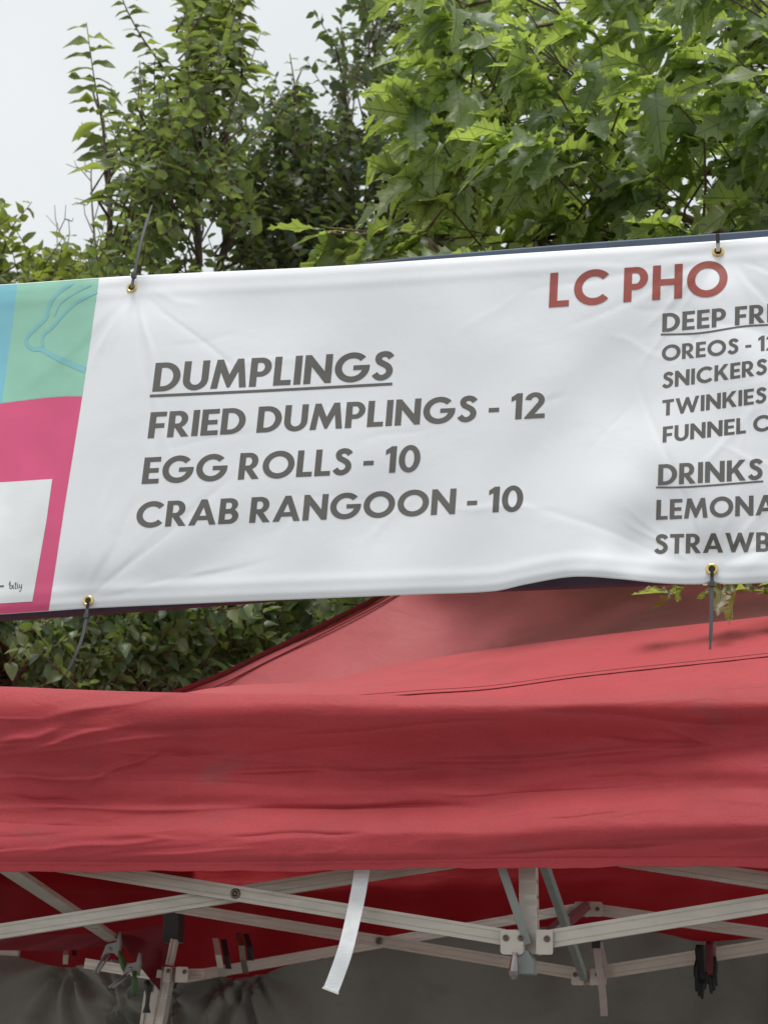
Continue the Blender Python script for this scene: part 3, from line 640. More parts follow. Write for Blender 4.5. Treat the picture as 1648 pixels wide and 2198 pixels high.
B(400, 2098, D2 + .02, 1238, 1950, D3, 21)
B(1290, 1954, D3, 2150, 2075, D3, 23)
# upright in the middle of the front truss and the grey rafters
bx = [(-.5, -.5), (.5, -.5), (.5, .5), (-.5, .5)]
def boxbar(p0, p1, w, dp, mat, name): return bar(p0, p1, w, dp, mat, name, None, [(a * w, c * dp) for a, c in bx])
def vbar(x0, y0, x1, y1, d0, d1, wpx, mat, name):
    p0, p1 = P(x0, y0, d0), P(x1, y1, d1); w = wpx * (d0 + d1) / 2 / FPX; return boxbar(p0, p1, w, w, mat, name)
vbar(1133, 1840, 1136, 2005, D1 + .01, D1 + .01, 37, M_ALU, 'upright')
vbar(1067, 1835, 1133, 2026, 2.68, D1 - .03, 17, M_STEEL, 'rafter')
vbar(1160, 1835, 1253, 2100, 2.85, D2 - .03, 16, M_STEEL, 'rafter')
vbar(1205, 1990, 1258, 1944, D3 - .5, D3 - .02, 17, M_HEM, 'strut')
vbar(1155, 2025, 1212, 1975, D2 - .3, D2 + .1, 20, M_STEEL, 'strut')
# brackets: folded plates with a channel between
def bracket(cx, y0, y1, xs_, d, bolts, br_):
    k = d / FPX; pr = MB(); U = Z
    for (xa, xb, dd) in xs_:
        c0 = P((xa + xb) / 2, (y0 + y1) / 2, d + dd); wv = (xb - xa) * k / 2; hv = (y1 - y0) * k / 2 * 1.04; r_ = min(wv, hv) * .3
        prof = []
        for sx, sy, a0 in ((1, 1, 0), (-1, 1, 90), (-1, -1, 180), (1, -1, 270)): prof += [(sx * (wv - r_) + r_ * math.cos(R_(a0 + q * 30)), sy * (hv - r_) + r_ * math.sin(R_(a0 + q * 30))) for q in range(4)]
        pr.prism(prof, c0 - NT * .002, c0 + NT * .002, NX, Z)
    for (xa, ya, xb, yb) in [(xs_[0][1], y0, xs_[0][1], y1), (xs_[-1][0], y0, xs_[-1][0], y1)]:
        c = P(xa, (ya + yb) / 2, d); pr.prism([(-.0015, -(y1 - y0) * k / 2), (.0015, -(y1 - y0) * k / 2), (.0015, (y1 - y0) * k / 2), (-.0015, (y1 - y0) * k / 2)], c + NT * .003, c + NT * .035, NX, Z)
    c = P(cx, (y0 + y1) / 2, d + .03); wv = (xs_[-1][0] - xs_[0][1]) * k / 2 + .002; hv = (y1 - y0) * k / 2
    pr.prism([(-wv, -hv), (wv, -hv), (wv, hv), (-wv, hv)], c, c + NT * .004, NX, Z)
    o = pr.build('bracket', M_PLATE, tent, False, .0006)
    for bx_, by_ in bolts: bolt(bx_, by_, d - .004, br_, o)
    return o
bracket(1136, 1998, 2047, [(1074, 1123, 0), (1151, 1186, 0)], D1 - .035, [(1085, 2013), (1117, 2013), (1173, 2015)], .0052)
bracket(1260, 2081, 2113, [(1226, 1251, 0), (1266, 1300, 0)], D2 - .035, [(1234, 2092), (1282, 2092)], .0052)
bracket(1258, 1937, 1966, [(1233, 1254, 0), (1257, 1292, 0)], D3 - .03, [(1263, 1950), (1282, 1951)], .0055)
# pull handle and plastic slider under the front bracket
q = MB(); q.tube([P(1105, 2044, D1 - .05), P(1104, 2052, D1 - .05), P(1103, 2066, D1 - .05), P(1102, 2085, D1 - .05), P(1103, 2094, D1 - .05), P(1103, 2103, D1 - .05)], [.0045, .0045, .0065, .0085, .0075, .0045], 8); q.build('pull_handle', M_CHROME, tent, False)
q = MB(); k = D1 / FPX; c = P(1128, 2066, D1 - .02); q.prism([(-14 * k, 24 * k), (6 * k, 24 * k), (18 * k, 4 * k), (18 * k, -24 * k), (-14 * k, -24 * k)], c - NT * .012, c + NT * .03, NX, Z); q.build('slider_block', M_STEEL, tent, False, .002)
# corner post at the left with its bracket, sleeve and channel
kx = D2 / FPX
def post(x0, y0, x1, y1, wpx, d, mat, name, dp=.03):
    p0, p1 = P(x0, y0, d), P(x1, y1, d)
    if y1 > 2190: p1 = p0 + (p1 - p0) * ((p0.z) / max(1e-3, p0.z - p1.z))
    return bar(p0, p1, .03, .03, mat, name, None, [(a * wpx * kx, c * dp) for a, c in [(-.5, -.5), (-.12, -.5), (-.08, -.35), (.1, -.35), (.14, -.5), (.5, -.5), (.5, .5), (-.5, .5)]])
post(358, 2084, 338, 2200, 33, D2 - .02, M_ALU, 'corner_post'); post(325, 2128, 315, 2200, 22, D2 + .03, M_ALU, 'corner_post')
post(376, 2016, 364, 2072, 14, D2, M_ALU, 'corner_post', .02)
vbar(374, 1950, 372, 2024, D2 + .02, D2 + .02, 36, M_DARK, 'post_sleeve')
bracket(372, 2076, 2108, [(352, 367, 0), (377, 405, 0)], D2 - .05, [(361, 2084), (396, 2086)], .005)
B(405, 2090, D2, 440, 2090, D2, 20); B(185, 2068, D2 + .10, 330, 2092, D2 + .06, 22); B(-300, 2020, D2 + .3, 42, 2046, D2 + .3, 14)
# red cloth of the canopy corner hanging round the post
v = []; f = []
for i in range(25):
    u = i / 24; ax_, ay_ = 228 + 120 * u, 2003 + 60 * u * u - 20 * u; bx_, by_ = 252 + 92 * u, 2016 + 112 * u
    for j in range(9):
        s = j / 8; v.append(P(ax_ + (bx_ - ax_) * s, ay_ + (by_ - ay_) * s, D2 - .06 + .02 * math.sin(7 * u + 3 * s) + .05 * (1 - s)))
for i in range(24):
    for j in range(8): q = i * 9 + j; f.append((q, q + 9, q + 10, q + 1))
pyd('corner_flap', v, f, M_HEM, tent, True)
v = []; f = []
for i in range(33):
    x = -300 + 660 * i / 32
    for j in range(9):
        s = j / 8; y = interp([(-300, 1998), (0, 2004), (150, 2006), (240, 2002), (360, 1985)], x) + s * interp([(-300, 40), (0, 36), (150, 34), (240, 30), (360, 88)], x); v.append(P(x, y, D2 + .14 + .015 * math.sin(x * .03 + s * 3)))
for i in range(32):
    for j in range(8): q = i * 9 + j; f.append((q, q + 9, q + 10, q + 1))
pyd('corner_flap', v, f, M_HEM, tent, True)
# hanging straps sewn to the canopy
def strap(pl, wpx, mat, endmat, name, thick=.0018):
    pts = []
    q2 = smoothline([(a, b_) for a, b_, c in pl], 10); ds = [interp([(b_, c) for a, b_, c in pl], y) for x, y in q2]
    pts = [P(x, y, d) for (x, y), d in zip(q2, ds)]; nn = len(pts); dirs = []
    for i in range(nn):
        t_ = (pts[min(i + 1, nn - 1)] - pts[max(i - 1, 0)]).normalized(); dirs.append(t_.cross(NT).normalized())
    w = [wpx * d / FPX for d in ds]; q = MB(); q.strip(pts, w, dirs, thick, NT); o = q.build(name, mat, tent, False)
    if endmat:
        q = MB(); q.strip([pts[-3] + (pts[-1] - pts[-3]) * .1, pts[-1] + (pts[-1] - pts[-3]) * .1], w[-1] * 1.12, dirs[-2], thick * 2.4, NT); q.build('folded_end', endmat, o, False, .0006)
    return o
strap([(781, 1835, 2.675), (772, 1900, 2.665), (758, 1970, 2.64), (741, 2040, 2.60), (722, 2095, 2.59), (709, 2128, 2.585)], 34, M_WEB, M_WEBEND, 'hanging_strap')
strap([(1279, 2020, D2 - .08), (1283, 2060, D2 - .08), (1290, 2110, D2 - .07), (1294, 2150, D2 - .07), (1296, 2181, D2 - .07)], 15, M_WEB2, None, 'hanging_strap')
strap([(1288, 2022, D2 - .05), (1296, 2060, D2 - .05), (1304, 2098, D2 - .05)], 9, M_WEB2, None, 'hanging_strap')
q = MB(); c = P(1279, 2026, D2 - .085); q.prism([(-.009, -.009), (.009, -.009), (.009, .009), (-.009, .009)], c, c - NT * .006, NX, Z); q.build('strap_buckle', M_DARK, tent, False, .001)

# ------------------------------------------------------------------ grey back wall, hung from the rear frame with clips
WT = [(-700, 2020), (0, 2046), (60, 2060), (140, 2076), (230, 2060), (300, 2070), (400, 2080), (450, 2085), (475, 2097), (520, 2094), (600, 2072), (700, 2050), (815, 2030), (960, 2012), (1150, 1992), (1300, 1990), (1420, 2002), (1500, 2018), (1648, 2010), (2400, 1990)]
v = []; f = []; NS, NTT = 420, 60
for i in range(NS + 1):
    x = -700 + 3000 * i / NS; yt = interp(WT, x); a = P(x, yt, interp([(-700, 4.35), (0, 4.10), (300, 3.90), (450, 3.80), (550, 3.83), (700, 3.98), (960, 4.35), (1200, 4.50), (2400, 4.50)], x))
    for j in range(NTT + 1):
        s = (j / NTT) ** 1.8; z = a.z * (1 - s); y = yt + s * 1000
        w = .03 * math.sin(x * .006 + y * .004) + .02 * math.sin(x * .013 - y * .008 + 1) + .006 * math.sin(x * .031 + y * .02 + 2 * math.sin(x * .004)) + .004 * math.sin(y * .06 + x * .012)
        for hx, hy in ((140, 2076), (475, 2097), (525, 2094), (260, 2120), (360, 2120)):         # folds radiating from the clips
            dx, dy = x - hx, y - hy
            rr = math.hypot(dx, dy) + 1; an = math.atan2(dx, dy + 8); w += .026 * math.sin(an * 9 + hx) * math.exp(-rr / 130) * min(1, rr / 25)
        w += .008 * math.sin(y * .05 + .5 * math.sin(x * .01)) * math.exp(-((x - 1500) / 300) ** 2)
        v.append(Vector((a.x, a.y, z)) - NT * w)
for i in range(NS):
    for j in range(NTT): q = i * (NTT + 1) + j; f.append((q, q + 1, q + NTT + 2, q + NTT + 1))
wl = pyd('cloth_wall', v, f, M_WALL, None, True); tag(wl, 'grey creased cloth side wall hung along the back inside the red tent', 'tent wall')

# clips and clamps
def wallclip(label, pl, w, mat):
    o = thing('wall_clip', P(*pl[-1]), label, 'clip', 'metal clips holding the grey cloth wall')
    pts = [P(*p) for p in pl]; q = MB(); q.strip(pts, w, NX, .003, NT); q.build('front_jaw', mat, o, False, .0006)
    q = MB(); q.strip([p + NT * .028 + NX * .010 for p in pts[:-1]], w * .9, NX, .003, NT); q.build('back_jaw', M_DARK, o)
    c = pts[len(pts) // 2] + NT * .008; q = MB(); q.tube([c - NX * w * .4, c + NX * w * .4], .004, 8); q.build('spring', M_CHROME, o, True)
wallclip('small bright metal clip on the grey wall at the far left', [(142, 2038, 3.96), (142, 2050, 3.94), (141, 2070, 3.97)], .0135, M_PLATE)
wallclip('shiny patterned metal clip right of the corner post', [(463, 2014, 3.74), (469, 2050, 3.71), (474, 2078, 3.73), (480, 2096, 3.76)], .0145, M_PLATE)
wallclip('dark rusty metal clip beside the shiny clip', [(511, 2002, 3.75), (519, 2030, 3.72), (522, 2060, 3.74), (528, 2090, 3.77)], .0145, M_BOLT)
def spring_clamp(label, top, l_end, g_pts, d, size):
    M_PLATE = M_STEEL
    o = thing('spring_clamp', P(*top, d), label, 'spring clamp', 'spring clamps gripping the canopy corner')
    k = d / FPX * size; c = P(top[0], top[1], d)
    q = MB(); q.prism([(-26 * k, -30 * k), (-14 * k, 4 * k), (-10 * k, 8 * k), (14 * k, 14 * k), (20 * k, 40 * k), (26 * k, 12 * k), (22 * k, -24 * k), (10 * k, -14 * k), (-8 * k, -14 * k)], c - NT * .006, c + NT * .006, NX, Z); jaw = q.build('jaw', M_PLATE, o, False, .001)
    q = MB(); q.tube([c - NT * .01 + Z * -4 * k, c + NT * .01 + Z * -4 * k], 4 * k, 10); q.build('pivot', M_CHROME, o, True)
    q = MB(); a, e = P(top[0] - 4, top[1] + 16, d - .008), P(*l_end, d - .03); q.tube([a, e], [3.2 * k, 4 * k], 8); a2 = a + NX * -12 * k; q.tube([a2, e + NX * -10 * k], [3.2 * k, 4 * k], 8); q.build('bare_handle', M_PLATE, o, True)
    q = MB(); q.tube([P(x, y, d - .01) for x, y in g_pts], [5 * k, 8 * k, 8.5 * k, 7 * k][:len(g_pts)], 10); q.build('green_grip', M_GREENH, o, True)
spring_clamp('spring clamp with green grip, the higher of two on the red corner cloth', (240, 2034), (210, 2088), [(258, 2042), (262, 2060), (268, 2078), (272, 2086)], D2 - .12, .85)
spring_clamp('spring clamp with green grip, hanging lower and nearer the corner post', (284, 2076), (242, 2120), [(288, 2084), (290, 2105), (288, 2125), (287, 2136)], D2 - .14, .8)
q = MB(); q.tube([P(314, 2106, D2 - .07), P(320, 2118, D2 - .07), P(318, 2140, D2 - .07), P(316, 2158, D2 - .07), P(315, 2174, D2 - .07)], [.006, .009, .005, .005, .009], 8)
o = q.build('bungee_toggle', M_DARK, None, True); tag(o, 'black bungee toggle hanging in front of the corner post channel', 'bungee')
# pair of work gloves hung on the bar
def glove(label, x, y, d, sc_, back, mir):
    o = thing('work_glove', P(x, y, d), label, 'glove', 'work gloves hanging on the bar'); k = d / FPX * sc_
    c = P(x, y, d); q = MB(); D = -Z
    def at(a, b_, c_=0): return c + NX * (a * k * mir) + D * (b_ * k) + NT * (c_ * k)
    rows = [(0, 9, 6), (12, 12, 7), (26, 11, 6), (44, 12, 7), (62, 14, 7), (74, 13, 6)]; b = len(q.v)
    for yy, w, th in rows:
        for a in range(12): an = 2 * math.pi * a / 12; q.v.append(at(w * math.cos(an), yy, th * math.sin(an)))
    for i in range(len(rows) - 1):
        for a in range(12): a2 = (a + 1) % 12; q.f.append((b + 12 * i + a, b + 12 * i + a2, b + 12 * i + 12 + a2, b + 12 * i + 12 + a))
    q.f.append(tuple(range(b, b + 12))); q.f.append(tuple(b + 12 * (len(rows) - 1) + a for a in range(12)))
    q.build('palm', back, o, True)
    for i, (fx, L) in enumerate(((-9, 26), (-3, 46), (3.5, 40), (9, 30))):
        q = MB(); q.tube([at(fx, 66), at(fx * 1.0, 66 + L * .4, -2), at(fx * .95 + 1, 66 + L * .75, 1), at(fx * .9 + 2, 66 + L, 4)], [4.4 * k, 4.6 * k, 4.2 * k, 3.0 * k], 8); q.build('finger', M_GLB, o, True)
    q = MB(); q.tube([at(8, 34, -3), at(11, 50, -7), at(11, 64, -9), at(8, 78, -8)], [4 * k, 4.6 * k, 4.4 * k, 3 * k], 8); q.build('thumb', M_GLB, o, True)
glove('all black work glove hanging left of the red one', 1502, 2028, D2 - .04, .95, M_GLB, -1)
glove('work glove with dark red back and black fingers on the bar', 1524, 2020, D2 - .07, .92, M_GLR, 1)

# ------------------------------------------------------------------ TREES
def inpoly(x, y, poly):
    c = False; j = len(poly) - 1
    for i in range(len(poly)):
        xi, yi = poly[i]; xj, yj = poly[j]
        if (yi > y) != (yj > y) and x < (xj - xi) * (y - yi) / (yj - yi) + xi: c = not c
        j = i
    return c
def leaf_template_small(wid):
    mid = [(0, 0), (0, .25), (0, .5), (0, .75), (0, 1.04)]; side = [(.55 * wid, .07), (.90 * wid, .22), (wid, .42), (.78 * wid, .64), (.38 * wid, .86)]
    v = [(x, y) for x, y in mid] + [(x, y) for x, y in side] + [(-x, y) for x, y in side]
    def half(o, fl):
        t = [(0, o, 1), (1, o, o + 1), (1, o + 1, o + 2), (1, o + 2, 2), (2, o + 2, o + 3), (2, o + 3, 3), (3, o + 3, o + 4), (3, o + 4, 4)]
        return [tuple(reversed(q)) if fl else q for q in t]
    return np.array(v), half(5, False) + half(10, True)
def leaf_template_oak():
    h = [(.012, -.16), (.014, 0), (.05, .06), (.16, .10), (.20, .15), (.15, .20), (.13, .27), (.17, .32), (.30, .38), (.27, .42), (.32, .49), (.21, .485), (.17, .51), (.145, .57), (.18, .62), (.27, .72), (.23, .74), (.25, .805), (.19, .765), (.13, .795), (.115, .84), (.17, .93), (.085, .925), (.0, 1.02)]
    mids = [(0, y) for y in (-.16, 0, .15, .3, .45, .6, .75, .88)]
    ring = [Vector((x, y, 0)) for x, y in h] + [Vector((x, y, 0)) for x, y in reversed(mids)]
    tr = tessellate_polygon([ring]); n = len(ring); nh = len(h)
    v = [(p.x, p.y) for p in ring] + [(-p.x, p.y) for p in ring[:nh - 1]]
    mp = {i: (n + i if i < nh - 1 else i) for i in range(n)}
    f = [tuple(q) for q in tr] + [tuple(mp[i] for i in reversed(q)) for q in tr]
    return np.array(v), f
T_ELM = leaf_template_small(.31); T_OVAL = leaf_template_small(.36); T_OAK = leaf_template_oak()
class Leaves:
    def __init__(s, tmpl): s.t = tmpl; s.p = []; s.d = []; s.n = []; s.s = []; s.c = []
    def add(s, p, d, n, size, curl=0.2): s.p.append(tuple(p)); s.d.append(tuple(d)); s.n.append(tuple(n)); s.s.append(size); s.c.append(curl)
    def build(s, name, mat, parent, fold=.28, smooth=False, wscale=1.0):
        tv, tf = s.t; n = len(s.p)
        p = np.array(s.p); d = np.array(s.d); d /= np.linalg.norm(d, axis=1)[:, None]; nn = np.array(s.n)
        nn -= d * (nn * d).sum(1)[:, None]; nn /= np.linalg.norm(nn, axis=1)[:, None] + 1e-9; a = np.cross(d, nn); sz = np.array(s.s); cu = np.array(s.c)
        ac, al = tv[:, 0] * wscale, tv[:, 1]
        fd = fold * rng.uniform(.3, 1.6, n); tw = rng.normal(0, .35, n)
        hgt = np.abs(ac)[None] * fd[:, None] - cu[:, None] * (al ** 2)[None] + tw[:, None] * (ac * al)[None] + .12 * np.sin(al * 9 + 1)[None] * rng.normal(0, .6, n)[:, None] * np.sign(ac)[None]
        V = p[:, None] + sz[:, None, None] * (ac[None, :, None] * a[:, None] + al[None, :, None] * d[:, None] + hgt[:, :, None] * nn[:, None])
        m = len(tv); F = (np.array(tf)[None] + (np.arange(n) * m)[:, None, None]).reshape(-1, 3)
        me = bpy.data.meshes.new(name); me.vertices.add(n * m); me.vertices.foreach_set('co', V.reshape(-1).astype(np.float32))
        nf = len(F); me.loops.add(nf * 3); me.loops.foreach_set('vertex_index', F.reshape(-1).astype(np.int32)); me.polygons.add(nf)
        me.polygons.foreach_set('loop_start', (np.arange(nf) * 3).astype(np.int32)); me.update(calc_edges=True)
        uv = me.uv_layers.new(name='UVMap'); T = np.tile(tv, (n, 1)); uv.data.foreach_set('uv', T[F.reshape(-1)].reshape(-1).astype(np.float32))
        me.validate(); return link(name, me, mat, parent, smooth)
def rnd(a, b_): return random.uniform(a, b_)
def rv(s=1.0): return Vector((random.gauss(0, s), random.gauss(0, s), random.gauss(0, s)))
def to_ground(p): return Vector((p.x, p.y, -.05))
def small_tree(name, label, cat, stems, poly, ntw, depth, spread, lpx, mat, trunk_r=.03, tmpl=T_ELM, up=1.0, shoots=(), group='trees behind the tent', shootmat=None):
    """stems: pixel polylines, bottom first; poly: crown outline in pixels; twigs fill it through its depth"""
    base = PY(*stems[0][0], depth); o = thing(name, (base.x, base.y, 0), label, cat, group)
    wood = MB(); tr = MB(); S = []
    for i, stm in enumerate(stems):
        dd = depth + (rnd(-.3, .3) if i else 0); pts = [PY(x + rnd(-9, 9), y, dd + rnd(-.06, .06)) for x, y in smoothline(stm, 3)]; stm = smoothline(stm, 3)
        pts = [to_ground(Vector((pts[0].x * .6 + base.x * .4, pts[0].y, 0)))] + pts; n = len(pts)
        tr.tube(pts, [trunk_r * (1.5 if k == 0 else 1 - .85 * k / n) for k in range(n)], 8)
        for (x, y), p in zip(stm, pts[1:]): S.append((x, y, p))
        for a, b_, pa, pb in zip(stm[:-1], stm[1:], pts[1:-1], pts[2:]):
            for u in (.33, .66): S.append((a[0] + (b_[0] - a[0]) * u, a[1] + (b_[1] - a[1]) * u, pa.lerp(pb, u)))
    tr.build('trunk', M_BARK, o, True)
    L = Leaves(tmpl); px = depth / FPX
    x0, x1 = min(p[0] for p in poly), max(p[0] for p in poly); y0, y1 = min(p[1] for p in poly), max(p[1] for p in poly); c = 0; cl = []
    def twig(a, dr, ln, size, nl, LL):
        e = a + dr * ln; md = (a + e) / 2 + rv(.03) * ln; wood.tube([a, md, e], [.0035, .0028, .0012], 4, False); side = dr.cross(Vector((0, 1, 0)) + rv(.4)).normalized()
        for k in range(nl):
            u = (k + .6) / nl; b_ = a.lerp(md, u * 2) if u < .5 else md.lerp(e, u * 2 - 1)
            sg = 1 if k % 2 else -1; ld = (dr * rnd(.25, .8) + side * sg * rnd(.5, 1.1) + rv(.25) - Vector((0, 0, .25))).normalized()
            LL.add(b_, ld, Vector((0, -.25, 1)) + rv(.55), size * rnd(.7, 1.25) * (1.1 - .35 * u), rnd(0, .35))
    while c < ntw:
        if c % 5 < 3 and cl:
            q_ = random.choice(cl); x, y = random.gauss(q_[0], 26), random.gauss(q_[1], 40)
        else: x, y = rnd(x0, x1), rnd(y0, y1)
        if not inpoly(x, y, poly): continue
        if len(cl) < ntw * .09: cl.append((x, y))
        c += 1; a = PY(x, y, depth + rnd(-spread, spread)); dr = (Vector((random.gauss(0, .55), random.gauss(0, .5), up)) + rv(.25)).normalized()
        if c % 2 == 0:
            b_ = min(S, key=lambda s_: math.hypot(s_[0] - x, (s_[1] - y - 90) * .8) + (300 if s_[1] < y else 0))[2]
            wood.tube([b_, (b_ + a) / 2 + rv(.04) - Vector((0, 0, .03)), a], [.007, .0055, .0035], 5, False)
        twig(a, dr, rnd(70, 150) * px, lpx * px, random.randint(7, 11), L)
    LS = Leaves(T_OVAL)
    for (pl, size, nl) in shoots:
        pts = [PY(x, y, depth - .4) for x, y in smoothline(pl, 8)]; n = len(pts); b0 = min(S, key=lambda s_: (s_[2] - pts[0]).length)[2]; wood.tube([b0, (b0 + pts[0]) / 2 - Vector((0, 0, .05)), pts[0]], [.006, .006, .006], 5, False); wood.tube(pts, [.006 - .0045 * i / n for i in range(n)], 5, False)
        for k in range(nl):
            u = (k + .3) / nl; i = min(n - 2, int(u * (n - 1))); b_ = pts[i]; dr = (pts[i + 1] - pts[i]).normalized(); sg = 1 if k % 2 else -1
            side = Vector((sg * .95, rnd(-.4, .2), 0)); LS.add(b_, side + dr * rnd(.0, .5) - Vector((0, 0, rnd(0, .25))), Vector((rnd(-.3, .3), -.7, .9)) + rv(.25), size * px * rnd(.75, 1.2) * (1.15 - .5 * u), rnd(.1, .5))
    wood.build('twigs', M_TWIG, o, True); L.build('crown', mat, o)
    if LS.p: LS.build('young_leaves', shootmat or M_LIGHTL, o)
    return o
DA = 6.2
small_tree('leafy_tree', 'tall small-leaved tree at the left with two pale young shoots against the sky', 'tree',
           [[(350, 1300), (345, 900), (352, 600), (340, 430), (335, 280), (360, 150)], [(240, 640), (235, 420), (222, 300), (205, 190)], [(470, 640), (490, 420), (478, 250), (482, 60), (490, -60)], [(420, 640), (430, 350), (410, 120), (400, -30)]],
           [(205, 330), (245, 235), (300, 225), (345, 160), (385, 90), (400, -20), (410, -90), (525, -90), (522, 90), (540, 230), (560, 600), (540, 720), (190, 720), (200, 560), (240, 520), (225, 430)], 390, DA, .8, 34, M_ELML, .016,
           shoots=[([(240, 430), (228, 320), (212, 220), (200, 150), (186, 48)], 72, 27), ([(380, 190), (340, 130), (300, 72), (268, 10), (250, -50)], 46, 26), ([(430, 260), (420, 120), (408, 20), (400, -60)], 68, 20), ([(500, 250), (492, 120), (500, 10), (505, -60)], 66, 22), ([(300, 330), (305, 220), (300, 130)], 34, 16), ([(460, 200), (450, 80), (452, -40)], 74, 18), ([(520, 160), (515, 60), (520, -40)], 60, 14)])
small_tree('leafy_tree', 'dark small-leaved tree in the middle with ragged top below the sky gap', 'tree',
           [[(620, 1300), (600, 700), (610, 560), (625, 400), (635, 250), (640, 150)], [(560, 640), (575, 480), (570, 300)], [(700, 640), (715, 480), (690, 320)]],
           [(535, 350), (580, 300), (600, 235), (628, 195), (660, 270), (700, 300), (735, 320), (760, 600), (760, 720), (500, 720), (510, 420)], 380, DA + .7, .8, 31, M_ELMD, .018,
           shoots=[([(640, 240), (632, 180), (622, 115)], 32, 10), ([(600, 260), (580, 210), (560, 190)], 28, 8)])
small_tree('leafy_tree', 'dense upright small-leaved tree half hidden behind the oak branches', 'tree',
           [[(830, 1300), (825, 700), (820, 500), (810, 330), (805, 150), (815, -40)], [(760, 640), (745, 420), (735, 200), (730, 60)]],
           [(692, 70), (702, -50), (740, -90), (1000, -90), (1000, 720), (700, 720), (735, 420), (725, 280), (698, 180)], 460, DA + .9, .8, 31, M_ELMD, .03)
small_tree('leafy_bush', 'low bushy tree top at the far left edge, beside bare twigs', 'bush',
           [[(-30, 1300), (-20, 700), (0, 580), (12, 520)], [(90, 720), (100, 650), (97, 610)]],
           [(-160, 490), (-20, 490), (12, 470), (38, 545), (80, 560), (130, 590), (215, 600), (240, 720), (-160, 720)], 210, DA + .4, .7, 34, M_LIGHTL, .022)
# bare dead sapling
o = thing('bare_sapling', to_ground(PY(200, 640, 6.0)), 'thin leafless grey sapling against the sky at the left', 'sapling'); o.location.z = 0; q = MB()
def tw(pl, r0): 
    pts = [PY(x, y, 6.0 + .02 * i) for i, (x, y) in enumerate(pl)]; q.tube(pts, [r0 * (1 - .7 * i / len(pts)) for i in range(len(pts))], 5, False)
tr_ = [PY(x, y, 6.0) for x, y in ((205, 640), (206, 540), (198, 440), (196, 380), (199, 320))]; q.tube([to_ground(tr_[0])] + tr_, [.012, .006, .005, .004, .003, .002], 6)
for pl in ([(197, 390), (175, 365), (142, 352)], [(196, 370), (165, 358), (160, 345)], [(185, 370), (183, 350), (184, 340)], [(199, 345), (182, 338), (176, 332)], [(200, 500), (183, 460), (180, 430), (160, 425)], [(206, 540), (215, 500), (200, 470)],
           [(200, 600), (170, 560), (145, 530), (125, 490), (100, 462)], [(125, 490), (120, 470), (118, 440)], [(128, 495), (140, 470), (142, 440)], [(140, 470), (155, 475), (158, 468)], [(125, 530), (122, 500), (125, 480)], [(145, 530), (150, 500), (148, 470)], [(204, 470), (212, 440), (210, 410)], [(184, 440), (165, 435), (155, 440)], [(197, 360), (208, 350), (212, 335)]): tw(pl, .0028)
q.build('stem', plain('grey_dead_wood', (.30, .29, .27), .9, 0, .15), o, True)

# shrubs seen under the banner
def shrub(label, poly, ntw, depth, spread, lpx, stems, mat=M_SHRUBL):
    small_tree('shrub', label, 'shrub', stems, poly, ntw, depth, spread, lpx, mat, .022, T_OVAL, .35, (), 'shrubs behind the tent')
shrub('dark rounded shrub with broad leaves under the left end of the banner', [(-300, 1250), (250, 1250), (300, 1520), (-300, 1520)], 430, 5.3, .5, 34, [[(170, 1540), (180, 1400), (150, 1340)], [(30, 1540), (20, 1400)]])
shrub('light green leafy shrub left of the red roof', [(230, 1250), (470, 1250), (470, 1500), (230, 1520)], 230, 5.5, .5, 36, [[(330, 1540), (340, 1400), (380, 1280)]], M_SHRUBL)
shrub('shady shrub partly hidden by the sloping red roof edge', [(440, 1200), (900, 1160), (860, 1300), (640, 1420), (440, 1500)], 300, 5.8, .6, 36, [[(500, 1540), (490, 1400), (470, 1300)], [(600, 1450), (640, 1300), (660, 1240)]])
shrub('deep green hedge mass far behind the other shrubs', [(-400, 1150), (1000, 1150), (900, 1500), (-400, 1560)], 620, 7.0, .5, 60, [[(100, 1560), (120, 1300)], [(500, 1560), (520, 1300)], [(-200, 1560), (-180, 1300)]])

# oak: long twigs with big lobed leaves, most pointing left and down
base = PY(1900, 1300, 5.0); oak = thing('oak_tree', (base.x, base.y, 0), 'oak with big lobed yellow-green leaves overhanging the banner at the right', 'tree')
tr = MB(); wood = MB(); L = Leaves(T_OAK)
trunk = [Vector((base.x, base.y, -.05)), PY(1890, 1300, 5.0), PY(1880, 800, 5.0), PY(1850, 400, 5.0), PY(1800, 0, 5.1), PY(1780, -500, 5.2)]
tr.tube(trunk, [.16, .13, .12, .10, .08, .05], 12); tr.build('trunk', M_BARK, oak, True)
LIMBS = [([(1870, 560), (1650, 390), (1480, 368), (1400, 350)], 5.0, .022), ([(1870, 640), (1500, 480), (1360, 420), (1260, 365), (1190, 350)], 4.6, .016), ([(1350, 400), (1290, 330), (1220, 260), (1160, 185), (1120, 120)], 4.4, .009), ([(1880, 420), (1720, 240), (1640, 150), (1560, 60)], 4.3, .012), ([(1850, 300), (1600, 150), (1380, 170), (1280, 200)], 5.2, .014),
         ([(1800, 0), (1500, -40), (1200, -30), (1050, 0), (960, 30)], 4.6, .014), ([(1880, 700), (1400, 520), (1000, 520), (860, 500), (740, 505), (700, 490)], 4.2, .010), ([(1200, 350), (1060, 300), (960, 250), (900, 205), (860, 195)], 4.3, .008), ([(1280, 400), (1100, 390), (980, 410), (900, 440)], 4.5, .008), ([(1240, 40), (1060, 80), (960, 140)], 4.5, .007), ([(1850, 560), (1600, 520), (1460, 560)], 4.2, .008), ([(1450, 560), (1330, 500), (1250, 470)], 4.7, .007)]
nodes_ = []
